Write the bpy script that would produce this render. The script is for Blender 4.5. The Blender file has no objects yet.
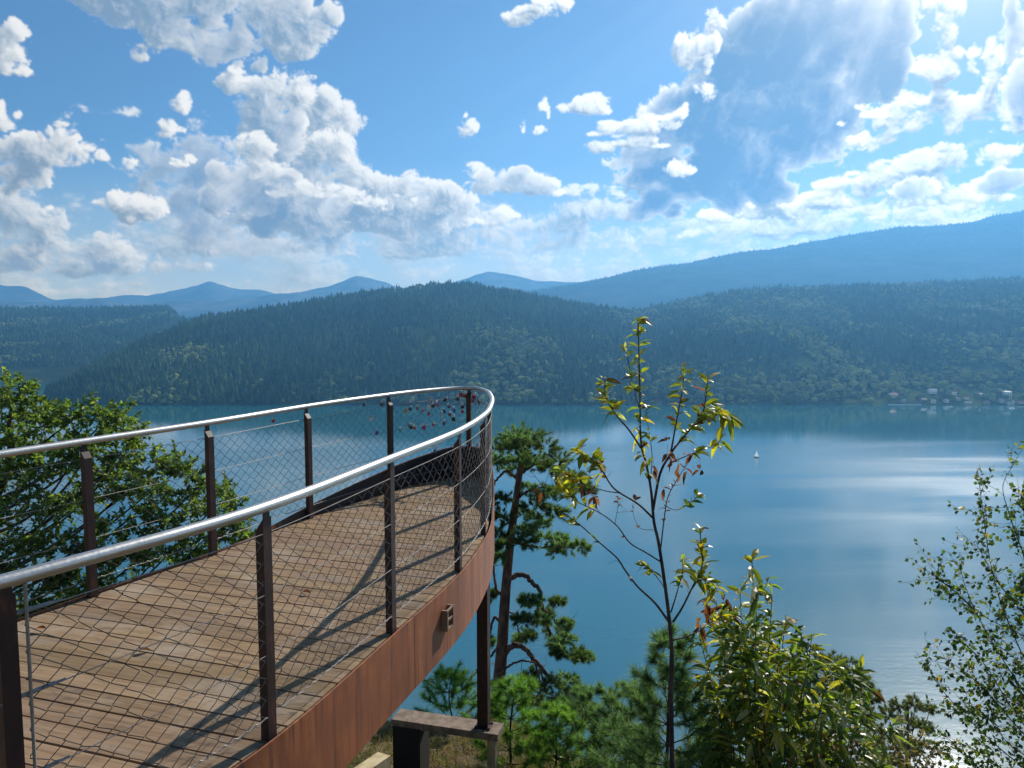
import bpy, math, random
import numpy as np
from mathutils import Vector, Matrix

C = bpy.context.scene
COL = C.collection
rng = np.random.default_rng(7)
random.seed(7)

# ------------------------------------------------------------------ camera, world, sun, exposure
CZ = 150.0                       # camera height above the lake, metres
F = 769.0                        # focal length in pixels of a 1024 wide frame
PITCH = math.atan(65 / F)        # the camera looks down a little
SUN_AZ, SUN_EL = math.radians(31.0), math.radians(32.5)

cam_d = bpy.data.cameras.new('camera')
cam_d.sensor_width = 36.0
cam_d.lens = F / 1024 * 36
cam_d.clip_start, cam_d.clip_end = 0.05, 40000
cam = bpy.data.objects.new('camera', cam_d)
COL.objects.link(cam)
cam.location = (0, 0, CZ)
cam.rotation_euler = (math.pi / 2 - PITCH, 0, 0)
C.camera = cam

SKY_STRENGTH = 0.068
SUN_STRENGTH = 4.6
EXPOSURE = 0.5
HAZE_DENSITY = 0.000155
HAZE_COLOR = (0.17, 0.52, 1.0, 1)

C.view_settings.view_transform = 'Standard'
C.view_settings.look = 'None'
C.view_settings.exposure = EXPOSURE
C.view_settings.gamma = 1.0
C.view_settings.use_curve_mapping = False
C.render.engine = 'CYCLES'
C.cycles.use_denoising = True
C.cycles.max_bounces = 6
C.cycles.diffuse_bounces = 2
C.cycles.glossy_bounces = 2
C.cycles.transmission_bounces = 3
C.cycles.volume_bounces = 0
C.cycles.transparent_max_bounces = 4
C.cycles.sample_clamp_indirect = 6.0
C.cycles.sample_clamp_direct = 0.0
C.cycles.caustics_reflective = False
C.cycles.caustics_refractive = False

sun_d = bpy.data.lights.new('sun', 'SUN')
sun_d.energy = SUN_STRENGTH
sun_d.angle = math.radians(0.5)
sun_d.color = (1.0, 0.94, 0.85)
sun = bpy.data.objects.new('sun', sun_d)
COL.objects.link(sun)
sdir = Vector((math.sin(SUN_AZ) * math.cos(SUN_EL), math.cos(SUN_AZ) * math.cos(SUN_EL), math.sin(SUN_EL)))
sun.rotation_euler = sdir.to_track_quat('Z', 'Y').to_euler()
sun.location = (300, 400, 900)


def ray(px, py):
    """direction of a picture point with its forward (world Y) part scaled to 1"""
    x = (px - 512) / F
    y = -(py - 384) / F
    fw = math.cos(PITCH) + y * math.sin(PITCH)
    up = y * math.cos(PITCH) - math.sin(PITCH)
    return x / fw, up / fw


def P(px, py, Y):
    a, b = ray(px, py)
    return np.array((a * Y, Y, CZ + b * Y))


def proj(p):
    """world points (n,3) -> picture"""
    p = np.atleast_2d(p)
    d = p[:, 1]
    u = p[:, 2] - CZ
    fw = d * math.cos(PITCH) - u * math.sin(PITCH)
    up = d * math.sin(PITCH) + u * math.cos(PITCH)
    return 512 + F * p[:, 0] / fw, 384 - F * up / fw


class NT:
    """small helper to write node trees as expressions"""

    def __init__(self, tree):
        self.t = tree
        self.n = tree.nodes
        self.l = tree.links

    def new(self, typ, **kw):
        nd = self.n.new(typ)
        for k, v in kw.items():
            setattr(nd, k, v)
        return nd

    def put(self, sock, v):
        if isinstance(v, bpy.types.NodeSocket):
            self.l.new(v, sock)
        elif v is not None:
            sock.default_value = v

    def m(self, op, a, b=None, c=None, clamp=False):
        nd = self.new('ShaderNodeMath', operation=op, use_clamp=clamp)
        self.put(nd.inputs[0], a)
        if b is not None:
            self.put(nd.inputs[1], b)
        if c is not None:
            self.put(nd.inputs[2], c)
        return nd.outputs[0]

    def v(self, op, a, b=None, scale=None):
        nd = self.new('ShaderNodeVectorMath', operation=op)
        self.put(nd.inputs[0], a)
        if b is not None:
            self.put(nd.inputs[1], b)
        if scale is not None:
            self.put(nd.inputs['Scale'], scale)
        return nd.outputs['Value'] if op in ('DOT_PRODUCT', 'LENGTH') else nd.outputs[0]

    def mix(self, fac, a, b, mode='MIX'):
        nd = self.new('ShaderNodeMix', data_type='RGBA', blend_type=mode)
        self.put(nd.inputs[0], fac)
        self.put(nd.inputs[6], a)
        self.put(nd.inputs[7], b)
        return nd.outputs[2]

    def smooth(self, x, lo, hi, a=0.0, b=1.0):
        nd = self.new('ShaderNodeMapRange', interpolation_type='SMOOTHSTEP')
        self.put(nd.inputs[0], x)
        for i, q in enumerate((lo, hi, a, b)):
            self.put(nd.inputs[i + 1], q)
        return nd.outputs[0]

    def lin(self, x, lo, hi, a=0.0, b=1.0):
        nd = self.new('ShaderNodeMapRange')
        self.put(nd.inputs[0], x)
        for i, q in enumerate((lo, hi, a, b)):
            self.put(nd.inputs[i + 1], q)
        return nd.outputs[0]

    def noise(self, vec, scale, detail=4.0, rough=0.5, dist=0.0, color=False):
        nd = self.new('ShaderNodeTexNoise')
        self.put(nd.inputs['Vector'], vec)
        nd.inputs['Scale'].default_value = scale
        nd.inputs['Detail'].default_value = detail
        nd.inputs['Roughness'].default_value = rough
        nd.inputs['Distortion'].default_value = dist
        return nd.outputs[1 if color else 0]

    def ramp(self, fac, stops):
        nd = self.new('ShaderNodeValToRGB')
        self.put(nd.inputs[0], fac)
        e = nd.color_ramp.elements
        while len(e) < len(stops):
            e.new(0.5)
        for i, (p, c) in enumerate(stops):
            e[i].position = p
            e[i].color = (*c, 1)
        return nd.outputs[0]


def hash2(ix, iy, seed):
    h = (ix * 374761393 + iy * 668265263 + seed * 974634777) & 0x7fffffff
    h = ((h ^ (h >> 13)) * 1274126177) & 0x7fffffff
    return ((h ^ (h >> 16)) & 0xffff) / 65535.0


# ---- clouds: a density field over the sky's directions (azimuth, elevation), lit by marching towards the sun
AZ0, AZ1, EL0, EL1, SKYRES = -1.25, 1.25, -0.02, 0.86, 0.00115


def perlin(x, y, seed):
    ix, iy = np.floor(x).astype(np.int64), np.floor(y).astype(np.int64)
    fx, fy = x - ix, y - iy
    ux, uy = fx * fx * fx * (fx * (fx * 6 - 15) + 10), fy * fy * fy * (fy * (fy * 6 - 15) + 10)

    def g(dx, dy):
        a = hash2(ix + dx, iy + dy, seed) * 2 * math.pi
        return np.cos(a) * (fx - dx) + np.sin(a) * (fy - dy)
    return (g(0, 0) * (1 - ux) + g(1, 0) * ux) * (1 - uy) + (g(0, 1) * (1 - ux) + g(1, 1) * ux) * uy


def worley(x, y, seed):
    ix, iy = np.floor(x).astype(np.int64), np.floor(y).astype(np.int64)
    best = np.full(x.shape, 9.0)
    for dx in (-1, 0, 1):
        for dy in (-1, 0, 1):
            px = ix + dx + hash2(ix + dx, iy + dy, seed)
            py = iy + dy + hash2(ix + dx, iy + dy, seed + 71)
            best = np.minimum(best, (px - x) ** 2 + (py - y) ** 2)
    return np.sqrt(best)


def sst(x, a, b):
    q = np.clip((x - a) / (b - a), 0, 1)
    return q * q * (3 - 2 * q)


# layers from the back to the front; (px, py, radius x, radius y, darkness, weight) of each puff by where it stands in the sky
CLOUD_LAYERS = [
    # pale veils and low banks
    [(215, 170, 75, 40, .8, .5), (225, 205, 90, 30, .8, .6), (170, 165, 50, 26, .6, .42), (300, 225, 110, 24, .5, .6), (420, 225, 90, 22, .4, .6), (15, 215, 60, 30, .2, .75), (60, 250, 90, 26, .25, .75), (120, 264, 80, 14, .2, .6), (20, 265, 60, 12, .2, .6), (560, 240, 90, 18, .4, .5),
     (600, 206, 40, 15, .1, .75), (590, 190, 34, 7, 0, .5), (800, 218, 90, 13, .15, .75), (740, 230, 70, 10, .2, .65), (930, 214, 80, 12, .15, .7), (-120, 220, 90, 30, .2, .8), (1150, 200, 90, 30, .2, .8), (240, 245, 80, 14, .4, .5), (400, 250, 100, 12, .3, .5), (110, 110, 34, 6, 0, .32)],
    # right: sunlit tatters
    [(925, 165, 64, 18, .2, .85), (880, 182, 64, 14, .2, .85), (985, 155, 44, 14, .15, .8), (960, 110, 46, 20, .1, .85), (1000, 118, 30, 22, .1, .8), (895, 120, 26, 14, .1, .8), (860, 200, 70, 13, .15, .8), (970, 195, 44, 12, .2, .7), (905, 100, 22, 10, 0, .6), (870, 140, 24, 12, .2, .7),
     (935, 62, 26, 20, 0, .8), (945, 20, 18, 30, .1, .6), (985, 62, 14, 30, 0, .75), (780, 205, 40, 12, .1, .7), (720, 215, 34, 8, .1, .7)],
    # right: dark underlit mass
    [(740, 45, 60, 40, .7, 1.0), (800, 30, 90, 50, .9, 1.1), (862, 18, 74, 36, .8, 1), (775, 85, 100, 52, 1, 1.1), (720, 120, 86, 38, 1, 1), (760, 150, 96, 44, 1, 1.05), (690, 183, 66, 30, 1, 1), (650, 207, 36, 14, 1, .85), (735, 185, 66, 26, 1, 1), (820, 115, 56, 40, 1, .95), (872, 66, 46, 40, .8, .9), (645, 165, 40, 30, .9, .5), (690, 130, 50, 34, .9, .6),
     (1014, 30, 18, 40, .9, .9), (1034, 80, 34, 50, 1, 1), (-140, 20, 110, 50, .4, .9), (720, -130, 140, 50, .6, .9), (980, -90, 90, 50, .6, .9)],
    [(690, 50, 16, 22, .2, .9), (712, 40, 12, 24, .1, .7), (680, 168, 16, 11, 0, .75), (915, 188, 26, 16, .75, .85), (1005, 182, 36, 14, .75, .9), (845, 128, 14, 8, 0, .6), (1130, 110, 110, 80, .6, 1), (868, 112, 22, 8, 0, .6), (700, 95, 14, 14, .1, .5)],
    # left: large heap
    [(318, 130, 38, 34, .15, 1), (300, 165, 60, 36, .25, 1), (255, 190, 56, 34, .6, 1), (340, 182, 50, 28, .2, 1), (385, 192, 50, 22, .2, .95), (440, 202, 50, 20, .25, .9), (410, 218, 60, 18, .3, .8), (310, 215, 60, 22, .4, .9), (480, 172, 20, 8, 0, .5), (495, 216, 22, 11, .05, .75), (355, 215, 40, 14, .2, .8)],
    [(292, 92, 32, 24, .05, 1), (238, 84, 20, 15, 0, .85), (262, 112, 26, 30, .35, .9), (282, 140, 34, 30, .45, .9), (137, 207, 36, 15, .1, .85), (110, 200, 20, 9, 0, .5), (515, 183, 44, 15, .4, 1), (548, 187, 17, 10, .1, .9), (500, 178, 22, 14, .15, .9)],
    [(258, 152, 24, 20, .15, .9), (270, 172, 26, 14, .2, .8), (330, 150, 24, 22, .1, .85), (300, 190, 36, 12, .15, .7), (395, 203, 24, 9, .1, .7), (350, 196, 26, 11, .1, .75), (182, 105, 13, 13, 0, .7), (170, 132, 16, 12, 0, .6), (128, 162, 11, 12, 0, .5), (180, 162, 14, 6, 0, .5), (190, 160, 10, 5, 0, .5)],
    # top left and small ones
    [(200, 2, 105, 28, .4, 1), (265, 20, 76, 32, .35, 1), (150, -14, 90, 30, .4, 1), (225, 48, 48, 24, .45, 1), (305, 36, 32, 22, .1, .9), (175, 35, 40, 18, .3, .8), (145, 52, 24, 8, 0, .6), (6, 48, 26, 23, .15, .9), (2, 117, 17, 16, .1, .8), (30, 152, 50, 18, .25, .85), (66, 130, 17, 22, 0, .75), (5, 168, 56, 22, .3, .9), (100, 148, 15, 8, 0, .6), (80, 152, 26, 11, 0, .6),
     (518, 19, 18, 9, 0, .8), (545, 9, 24, 12, 0, .9), (466, 126, 10, 12, 0, .8), (522, 125, 6, 8, 0, .75), (585, 104, 32, 11, .1, .95), (545, 108, 6, 12, 0, .7), (540, 131, 8, 5, 0, .5), (622, 128, 36, 9, .1, .9), (655, 120, 22, 11, .1, .8), (597, 148, 18, 8, .1, .8), (636, 143, 28, 7, .05, .7), (680, 112, 8, 9, 0, .8), (24, 72, 7, 4, 0, .4), (48, 210, 6, 6, 0, .5),
     (-90, 120, 90, 60, .4, .9), (430, -110, 150, 45, .3, .9), (60, -150, 120, 45, .3, .9), (250, -120, 120, 40, .2, .9), (600, -150, 140, 50, .2, .9), (850, -170, 150, 60, .2, 1), (1050, -160, 150, 70, .1, 1), (320, -230, 180, 50, .2, .9), (720, -280, 220, 70, .2, .9), (500, -380, 220, 70, .2, .9), (1000, -330, 200, 90, .1, .9)],  # mostly large pale clouds out of view, added to whiten the lake's reflection
]


def cloud_field():
    nx, ny = int((AZ1 - AZ0) / SKYRES), int((EL1 - EL0) / SKYRES)
    u, v = np.meshgrid(AZ0 + (np.arange(nx) + .5) * SKYRES, EL0 + (np.arange(ny) + .5) * SKYRES)
    wx = u + 0.014 * perlin(u * 24, v * 24, 4) + 0.006 * perlin(u * 66, v * 66, 5)
    wy = v + 0.014 * perlin(u * 24 + 40, v * 24, 6) + 0.006 * perlin(u * 66 + 40, v * 66, 7)

    def fluffy(x, y, seed):
        f, a = 0, 1.0
        for o in range(7):
            s = 15 * 2.05 ** o
            f = f + a * perlin(x * s, y * s * 1.1, seed + o)
            a *= 0.65
        w, a = 0, 1.0
        for o in range(5):
            s = 34 * 2.15 ** o
            w = w + a * (0.45 - worley(x * s, y * s * 1.15, seed + 20 + o))
            a *= 0.66
        return 0.74 * f + 0.66 * w

    def crop(arr, j0, j1, i0, i1):
        return arr[j0:j1, i0:i1]
    total = np.zeros((ny, nx, 3))
    cover = np.zeros((ny, nx))

    def over(sl, rgb, al):
        total[sl] = total[sl] * (1 - al[..., None]) + rgb * al[..., None]
        cover[sl] = cover[sl] * (1 - al) + al

    def shade_layer(sl, D, fl, dark, soft=0.0, floor=0.0):
        uu, vv = u[sl], v[sl]
        dsu, dsv = SUN_AZ - uu, SUN_EL - vv
        sd = np.hypot(dsu, dsv)
        dsu, dsv = dsu / (sd + 1e-6), dsv / (sd + 1e-6)
        # clouds stand upright: light also comes from above
        dsu, dsv = dsu * 0.75, dsv * 0.6 + 0.45
        h, w = D.shape
        jj, ii = np.meshgrid(np.arange(h), np.arange(w), indexing='ij')
        tot = np.zeros(D.shape)
        prev = 0
        rel = 0
        for stp, wt in ((0.0025, .5), (0.005, .5), (0.009, .4), (0.015, .3), (0.024, .2), (0.036, 0), (0.052, 0)):
            a = np.clip((ii + dsu * stp / SKYRES).astype(np.int32), 0, w - 1)
            b = np.clip((jj + dsv * stp / SKYRES).astype(np.int32), 0, h - 1)
            q = np.clip(D[b, a], 0, 1.3)
            tot += q * (stp - prev)
            prev = stp
            rel = rel + wt * (np.clip(D, 0, 1.6) - D[b, a])
        L = np.exp(-26 * tot)
        thin = np.exp(-2.6 * np.clip(D, 0, 2))
        near = sst(sd, 0.75, 0.2)[..., None]
        br = -0.10 + 0.62 * L + 0.30 * thin + 0.58 * np.clip(rel, -0.8, 1.0)
        br = br * (1 - dark) + dark * (1.45 * thin + 0.22 * L - 0.22 + 0.06 * rel)
        br = np.clip(br, 0, 1)[..., None]
        dk = dark[..., None]
        shade = np.array(CL_SHADE) * (1 - dk) + np.array(CL_DARK) * dk
        lit = np.array(CL_LIT) * (1 - near) + np.array(CL_SUN) * near
        rgb = shade * (1 - br) + lit * br
        al = sst(D, -0.05, 0.27 + soft) * (0.62 + 0.38 * sst(D, 0.0, 0.45))
        return rgb, al

    # far away: rows of small cumulus towards the horizon
    sl = (slice(0, int(0.24 / SKYRES)), slice(0, nx))
    bx, by = 0.7 * u[sl] + 0.3 * wx[sl], 0.7 * v[sl] + 0.3 * wy[sl]
    bandw = sst(v[sl], 0.20, 0.08) * sst(v[sl], -0.02, 0.03)
    fl = fluffy(bx * 1.0 + 3.3, by * 1.5 + 1.1, 500)
    lo = perlin(bx * 9, by * 16, 77)
    B = -0.33 + 0.55 * bandw + 0.62 * fl + 0.7 * lo
    B = np.where(bandw > 0.005, B, -1)
    rgb, al = shade_layer(sl, B, fl, np.zeros(B.shape) + 0.12, 0.3)
    over(sl, rgb, al * 0.62)
    for k, layer in enumerate(CLOUD_LAYERS):
        best = np.full(u.shape, -3.0)
        dark = np.zeros(u.shape)
        bb = [nx, 0, ny, 0]
        parts = []
        cr = np.random.default_rng(40 + k)
        for (px, py, rx, ry, dk, wt) in layer:
            parts.append((px, py, rx * .84, ry * .82, dk, wt * (.92 if rx > 30 else .62)))
            for _ in range(int(np.clip(rx * 0.22, 4, 14))):
                a, q = cr.uniform(0, 2 * math.pi), cr.uniform(.35, .78 if dk > .65 else 1.0)
                f = cr.uniform(.22, .5)
                parts.append((px + rx * q * math.cos(a), py + ry * q * math.sin(a), rx * f if rx < 40 else (6 + rx * .3) * f * 1.5, ry * f * 1.15, dk, wt * cr.uniform(.6, 1.05)))
        for (px, py, rx, ry, dk, wt) in parts:
            def uv(a, b):
                q, r = ray(a, b)
                d = math.sqrt(q * q + 1 + r * r)
                return math.atan2(q, 1), math.asin(r / d)
            a0, b0 = uv(px, py)
            ru, rv = abs(uv(px + rx, py)[0] - uv(px - rx, py)[0]) / 2, abs(uv(px, py - ry)[1] - uv(px, py + ry)[1]) / 2
            i0, i1 = [int(np.clip(q, 0, nx)) for q in ((a0 - 2.2 * ru - AZ0) / SKYRES, (a0 + 2.2 * ru - AZ0) / SKYRES)]
            j0, j1 = [int(np.clip(q, 0, ny)) for q in ((b0 - 2.2 * rv - EL0) / SKYRES, (b0 + 2.2 * rv - EL0) / SKYRES)]
            if i1 <= i0 or j1 <= j0:
                continue
            bb = [min(bb[0], i0), max(bb[1], i1), min(bb[2], j0), max(bb[3], j1)]
            uu, vv = u[j0:j1, i0:i1], v[j0:j1, i0:i1]
            dy = (vv - b0) / rv
            r2 = ((uu - a0) / ru) ** 2 + np.where(dy < 0, 1.25, 1.0) * dy ** 2
            b = wt * (1.05 - r2)
            cur = best[j0:j1, i0:i1]
            best[j0:j1, i0:i1] = np.logaddexp(cur * 4, b * 4) / 4
            dark[j0:j1, i0:i1] = np.maximum(dark[j0:j1, i0:i1], dk * sst(b, -0.25, 0.6))
        sl = (slice(bb[2], bb[3]), slice(bb[0], bb[1]))
        fl = fluffy(wx[sl] + 7.7 * k, wy[sl] + 3.1 * k, 600 + 50 * k)
        D = np.clip(best[sl], -1.3, 0.95) + fl * (1.08 - 0.62 * sst(dark[sl], 0.5, 1.0)) - 0.10
        rgb, al = shade_layer(sl, D, fl, dark[sl], 0.35 if k == 0 else 0.0)
        over(sl, rgb, al * (0.75 if k == 0 else 0.96))
    # milky bank of cloud along the horizon
    pale = 0.88 * sst(v, 0.21, 0.0) * (0.8 + 0.35 * perlin(wx * 7, wy * 20, 91))
    c0 = cover.copy()
    total += np.array(CL_PALE) * (pale * (1 - c0))[..., None]
    cover = c0 + pale * (1 - c0)
    rgb = total / np.maximum(cover, 1e-4)[..., None]
    # beams of light fanning out from the sun between the clouds
    sd = np.hypot(SUN_AZ - u, SUN_EL - v)
    ang = np.arctan2(SUN_EL - v, SUN_AZ - u)
    ry_ = sst(perlin(ang * 9, sd * 0.9, 801) + 0.6 * perlin(ang * 23, sd * 1.3, 802), 0.0, 0.75)
    beam = 0.06 * ry_ * sst(sd, 0.95, 0.3)
    total = rgb * cover[..., None] * (1 - beam[..., None]) + np.array((0.62, 0.80, 0.93)) * beam[..., None]
    cover = cover * (1 - beam) + beam
    # bright aureole round the sun
    glow = 0.9 * np.exp(-(sd / 0.21) ** 2) + 0.06 * np.exp(-sd / 0.35)
    glow = np.clip(glow, 0, 1)
    total = total * (1 - glow[..., None]) + np.array((1.9, 1.85, 1.75)) * (0.45 + 1.4 * np.exp(-(sd / 0.16) ** 2))[..., None] * glow[..., None]
    cover = cover * (1 - glow) + glow
    rgb = total / np.maximum(cover, 1e-4)[..., None]
    # the air in front dims and tints them: start from what is seen through it
    path = np.minimum(AIR_TOP / np.maximum(np.sin(v), 1e-3), AIR_FAR / (np.cos(u) * np.cos(v)).clip(0.3, 1))
    T = np.exp(-HAZE_DENSITY * path)[..., None]
    rgb = (rgb / 2 ** EXPOSURE - np.array(AIRLIGHT) * (1 - T)) / T
    return np.clip(rgb, 0.04, 4.0), np.clip(cover, 0, 1), u, v


CL_SHADE, CL_DARK, CL_LIT, CL_SUN = (0.27, 0.37, 0.47), (0.115, 0.255, 0.46), (0.88, 0.88, 0.86), (1.15, 1.12, 1.05)
CL_PALE = (0.52, 0.64, 0.71)
AIR_TOP, AIR_FAR, AIRLIGHT = 740.0, 9600.0, (0.10, 0.26, 0.46)


def build_world():
    """Nishita sky with the cumulus field in front of it, looked up by world azimuth and elevation"""
    w = bpy.data.worlds.new('World')
    C.world = w
    w.use_nodes = True
    w.node_tree.nodes.clear()
    N = NT(w.node_tree)
    out = N.new('ShaderNodeOutputWorld')
    bg = N.new('ShaderNodeBackground')
    N.l.new(bg.outputs[0], out.inputs[0])
    sky = N.new('ShaderNodeTexSky', sky_type='NISHITA')
    sky.sun_disc = False
    sky.sun_elevation = SUN_EL
    sky.sun_rotation = SUN_AZ
    sky.altitude = 600
    sky.air_density = 1.0
    sky.dust_density = 0.4
    sky.ozone_density = 4.0
    skyc = N.mix(1.0, sky.outputs[0], (0.66, 0.86, 0.96, 1), 'MULTIPLY')
    rgb, al, u, v = cloud_field()
    img = bpy.data.images.new('cloud_field', rgb.shape[1], rgb.shape[0], alpha=True, float_buffer=True)
    img.colorspace_settings.name = 'Non-Color'
    img.alpha_mode = 'CHANNEL_PACKED'
    img.pixels.foreach_set(np.dstack([rgb, al]).astype(np.float32).ravel())
    img.update()
    img.pack()
    tc = N.new('ShaderNodeTexCoord')
    sep = N.new('ShaderNodeSeparateXYZ')
    N.l.new(tc.outputs['Generated'], sep.inputs[0])
    uu = N.lin(N.m('ARCTAN2', sep.outputs[0], sep.outputs[1]), AZ0, AZ1)
    vv = N.lin(N.m('ARCSINE', sep.outputs[2]), EL0, EL1)
    cb = N.new('ShaderNodeCombineXYZ')
    N.l.new(uu, cb.inputs[0])
    N.l.new(vv, cb.inputs[1])
    tx = N.new('ShaderNodeTexImage', interpolation='Cubic', extension='EXTEND')
    tx.image = img
    N.l.new(cb.outputs[0], tx.inputs[0])
    sk = N.v('SCALE', skyc, scale=SKY_STRENGTH)
    c = N.mix(tx.outputs['Alpha'], sk, tx.outputs['Color'])
    N.l.new(c, bg.inputs['Color'])
    bg.inputs['Strength'].default_value = 1.0
    w.cycles.sampling_method = 'MANUAL'
    w.cycles.sample_map_resolution = 512


build_world()


# ------------------------------------------------------------------ helpers
def tag(o, label=None, cat=None, group=None, kind=None):
    if label:
        o['label'] = label
    if cat:
        o['category'] = cat
    if group:
        o['group'] = group
    if kind:
        o['kind'] = kind
    return o


def thing(name, loc, label, cat, group=None, rz=0.0):
    o = bpy.data.objects.new(name, None)
    o.empty_display_size = 0.2
    COL.objects.link(o)
    o.location = Vector(loc)
    o.rotation_euler = (0, 0, rz)
    return tag(o, label, cat, group)


class MB:
    """collects vertices and faces; build() links them as one mesh object"""

    def __init__(self):
        self.V, self.T, self.Q, self.Cc, self.NG = [], [], [], [], []
        self.n = 0

    def add(self, v, tris=None, quads=None, col=None, ngons=None):
        v = np.asarray(v, dtype=np.float64).reshape(-1, 3)
        if tris is not None and len(tris):
            self.T.append(np.asarray(tris, dtype=np.int64).reshape(-1, 3) + self.n)
        if quads is not None and len(quads):
            self.Q.append(np.asarray(quads, dtype=np.int64).reshape(-1, 4) + self.n)
        if ngons:
            for g in ngons:
                self.NG.append([i + self.n for i in g])
        self.V.append(v)
        c = np.ones((len(v), 4))
        if col is not None:
            c[:, :3] = col
        self.Cc.append(c)
        self.n += len(v)
        return self

    def box(self, c, size, rot=None, col=None):
        s = np.array(size) / 2
        v = np.array([(x, y, z) for x in (-1, 1) for y in (-1, 1) for z in (-1, 1)], float) * s
        if rot is not None:
            v = v @ np.array(rot).T
        self.add(v + np.array(c), quads=[(0, 1, 3, 2), (4, 6, 7, 5), (0, 4, 5, 1), (2, 3, 7, 6), (0, 2, 6, 4), (1, 5, 7, 3)], col=col)
        return self

    def prism(self, poly, z0, z1, col=None):
        """vertical prism over a plan polygon; z may be per-vertex arrays"""
        n = len(poly)
        poly = np.asarray(poly, float)
        z0 = np.broadcast_to(z0, (n,))
        z1 = np.broadcast_to(z1, (n,))
        v = np.vstack([np.c_[poly, z0], np.c_[poly, z1]])
        q = [(i, (i + 1) % n, n + (i + 1) % n, n + i) for i in range(n)]
        self.add(v, quads=q, col=col, ngons=[list(range(n))[::-1], list(range(n, 2 * n))])
        return self

    def tube(self, pts, rad, sides=6, col=None, cap=True):
        pts = np.asarray(pts, float)
        n = len(pts)
        rad = np.broadcast_to(rad, (n,))
        tan = np.gradient(pts, axis=0)
        tan /= np.linalg.norm(tan, axis=1)[:, None] + 1e-12
        ref = np.array((0, 0, 1.0)) if abs(tan[:, 2]).max() < 0.95 else np.array((0.31, 0.95, 0.05))
        a = np.cross(tan, ref)
        a /= np.linalg.norm(a, axis=1)[:, None] + 1e-12
        b = np.cross(tan, a)
        th = np.arange(sides) * 2 * math.pi / sides
        ring = a[:, None, :] * np.cos(th)[None, :, None] + b[:, None, :] * np.sin(th)[None, :, None]
        v = pts[:, None, :] + ring * rad[:, None, None]
        i = np.arange(n - 1)[:, None] * sides
        k = np.arange(sides)[None, :]
        k2 = (k + 1) % sides
        q = np.stack([i + k, i + k2, i + sides + k2, i + sides + k], -1).reshape(-1, 4)
        ng = [list(range(sides))[::-1], list(range((n - 1) * sides, n * sides))] if cap else None
        self.add(v.reshape(-1, 3), quads=q, col=col, ngons=ng)
        return self

    def build(self, name, mat, parent=None, smooth=False, origin=None):
        V = np.vstack(self.V)
        if parent is not None:
            V = V - parent_loc(parent)
        elif origin is not None:
            V = V - np.array(origin)
        me = bpy.data.meshes.new(name)
        T = np.vstack(self.T) if self.T else np.zeros((0, 3), np.int64)
        Q = np.vstack(self.Q) if self.Q else np.zeros((0, 4), np.int64)
        ngl = [len(g) for g in self.NG]
        loops = np.concatenate([T.ravel(), Q.ravel(), np.array([i for g in self.NG for i in g], np.int64)])
        tot = np.concatenate([np.full(len(T), 3), np.full(len(Q), 4), np.array(ngl, np.int64)]).astype(np.int32)
        start = np.concatenate([[0], np.cumsum(tot)[:-1]]).astype(np.int32)
        me.vertices.add(len(V))
        me.vertices.foreach_set('co', V.astype(np.float32).ravel())
        me.loops.add(len(loops))
        me.loops.foreach_set('vertex_index', loops.astype(np.int32))
        me.polygons.add(len(tot))
        me.polygons.foreach_set('loop_start', start)
        me.polygons.foreach_set('loop_total', tot)
        me.polygons.foreach_set('use_smooth', np.full(len(tot), bool(smooth)))
        at = me.attributes.new('Col', 'FLOAT_COLOR', 'POINT')
        at.data.foreach_set('color', np.vstack(self.Cc).astype(np.float32).ravel())
        me.update(calc_edges=True)
        me.validate()
        me.materials.append(mat)
        o = bpy.data.objects.new(name, me)
        COL.objects.link(o)
        if parent is not None:
            o.parent = parent
        elif origin is not None:
            o.location = Vector(origin)
        return o


def parent_loc(p):
    l = np.array(p.location)
    while p.parent is not None:
        p = p.parent
        l = l + np.array(p.location)
    return l


def catmull(pts, n):
    """smooth curve through pts, n samples per span"""
    pts = np.asarray(pts, float)
    q = np.vstack([2 * pts[0] - pts[1], pts, 2 * pts[-1] - pts[-2]])
    out = []
    for i in range(1, len(q) - 2):
        p0, p1, p2, p3 = q[i - 1], q[i], q[i + 1], q[i + 2]
        for t in np.arange(n) / n:
            out.append(0.5 * (2 * p1 + (p2 - p0) * t + (2 * p0 - 5 * p1 + 4 * p2 - p3) * t * t + (3 * p1 - p0 - 3 * p2 + p3) * t ** 3))
    out.append(pts[-1])
    return np.array(out)


def vnoise(x, y, seed=0):
    x, y = np.asarray(x, float), np.asarray(y, float)
    ix, iy = np.floor(x).astype(np.int64), np.floor(y).astype(np.int64)
    fx, fy = x - ix, y - iy
    fx, fy = fx * fx * (3 - 2 * fx), fy * fy * (3 - 2 * fy)
    a, b = hash2(ix, iy, seed), hash2(ix + 1, iy, seed)
    c, d = hash2(ix, iy + 1, seed), hash2(ix + 1, iy + 1, seed)
    return (a * (1 - fx) + b * fx) * (1 - fy) + (c * (1 - fx) + d * fx) * fy


def fbm(x, y, oct=4, seed=0):
    s, a, t = 0, 1.0, 0
    for o in range(oct):
        s = s + a * vnoise(x * 2 ** o, y * 2 ** o, seed + o * 17)
        t += a
        a *= 0.5
    return s / t - 0.5


# ------------------------------------------------------------------ materials
def material(name):
    m = bpy.data.materials.new(name)
    m.use_nodes = True
    m.node_tree.nodes.clear()
    N = NT(m.node_tree)
    out = N.new('ShaderNodeOutputMaterial')
    return m, N, out


def principled(N, out, **kw):
    b = N.new('ShaderNodeBsdfPrincipled')
    for k, v in kw.items():
        N.put(b.inputs[k.replace('_', ' ')], v)
    N.l.new(b.outputs[0], out.inputs[0])
    return b


def attr(N, name='Col'):
    a = N.new('ShaderNodeAttribute')
    a.attribute_name = name
    return a.outputs['Color']


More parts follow.
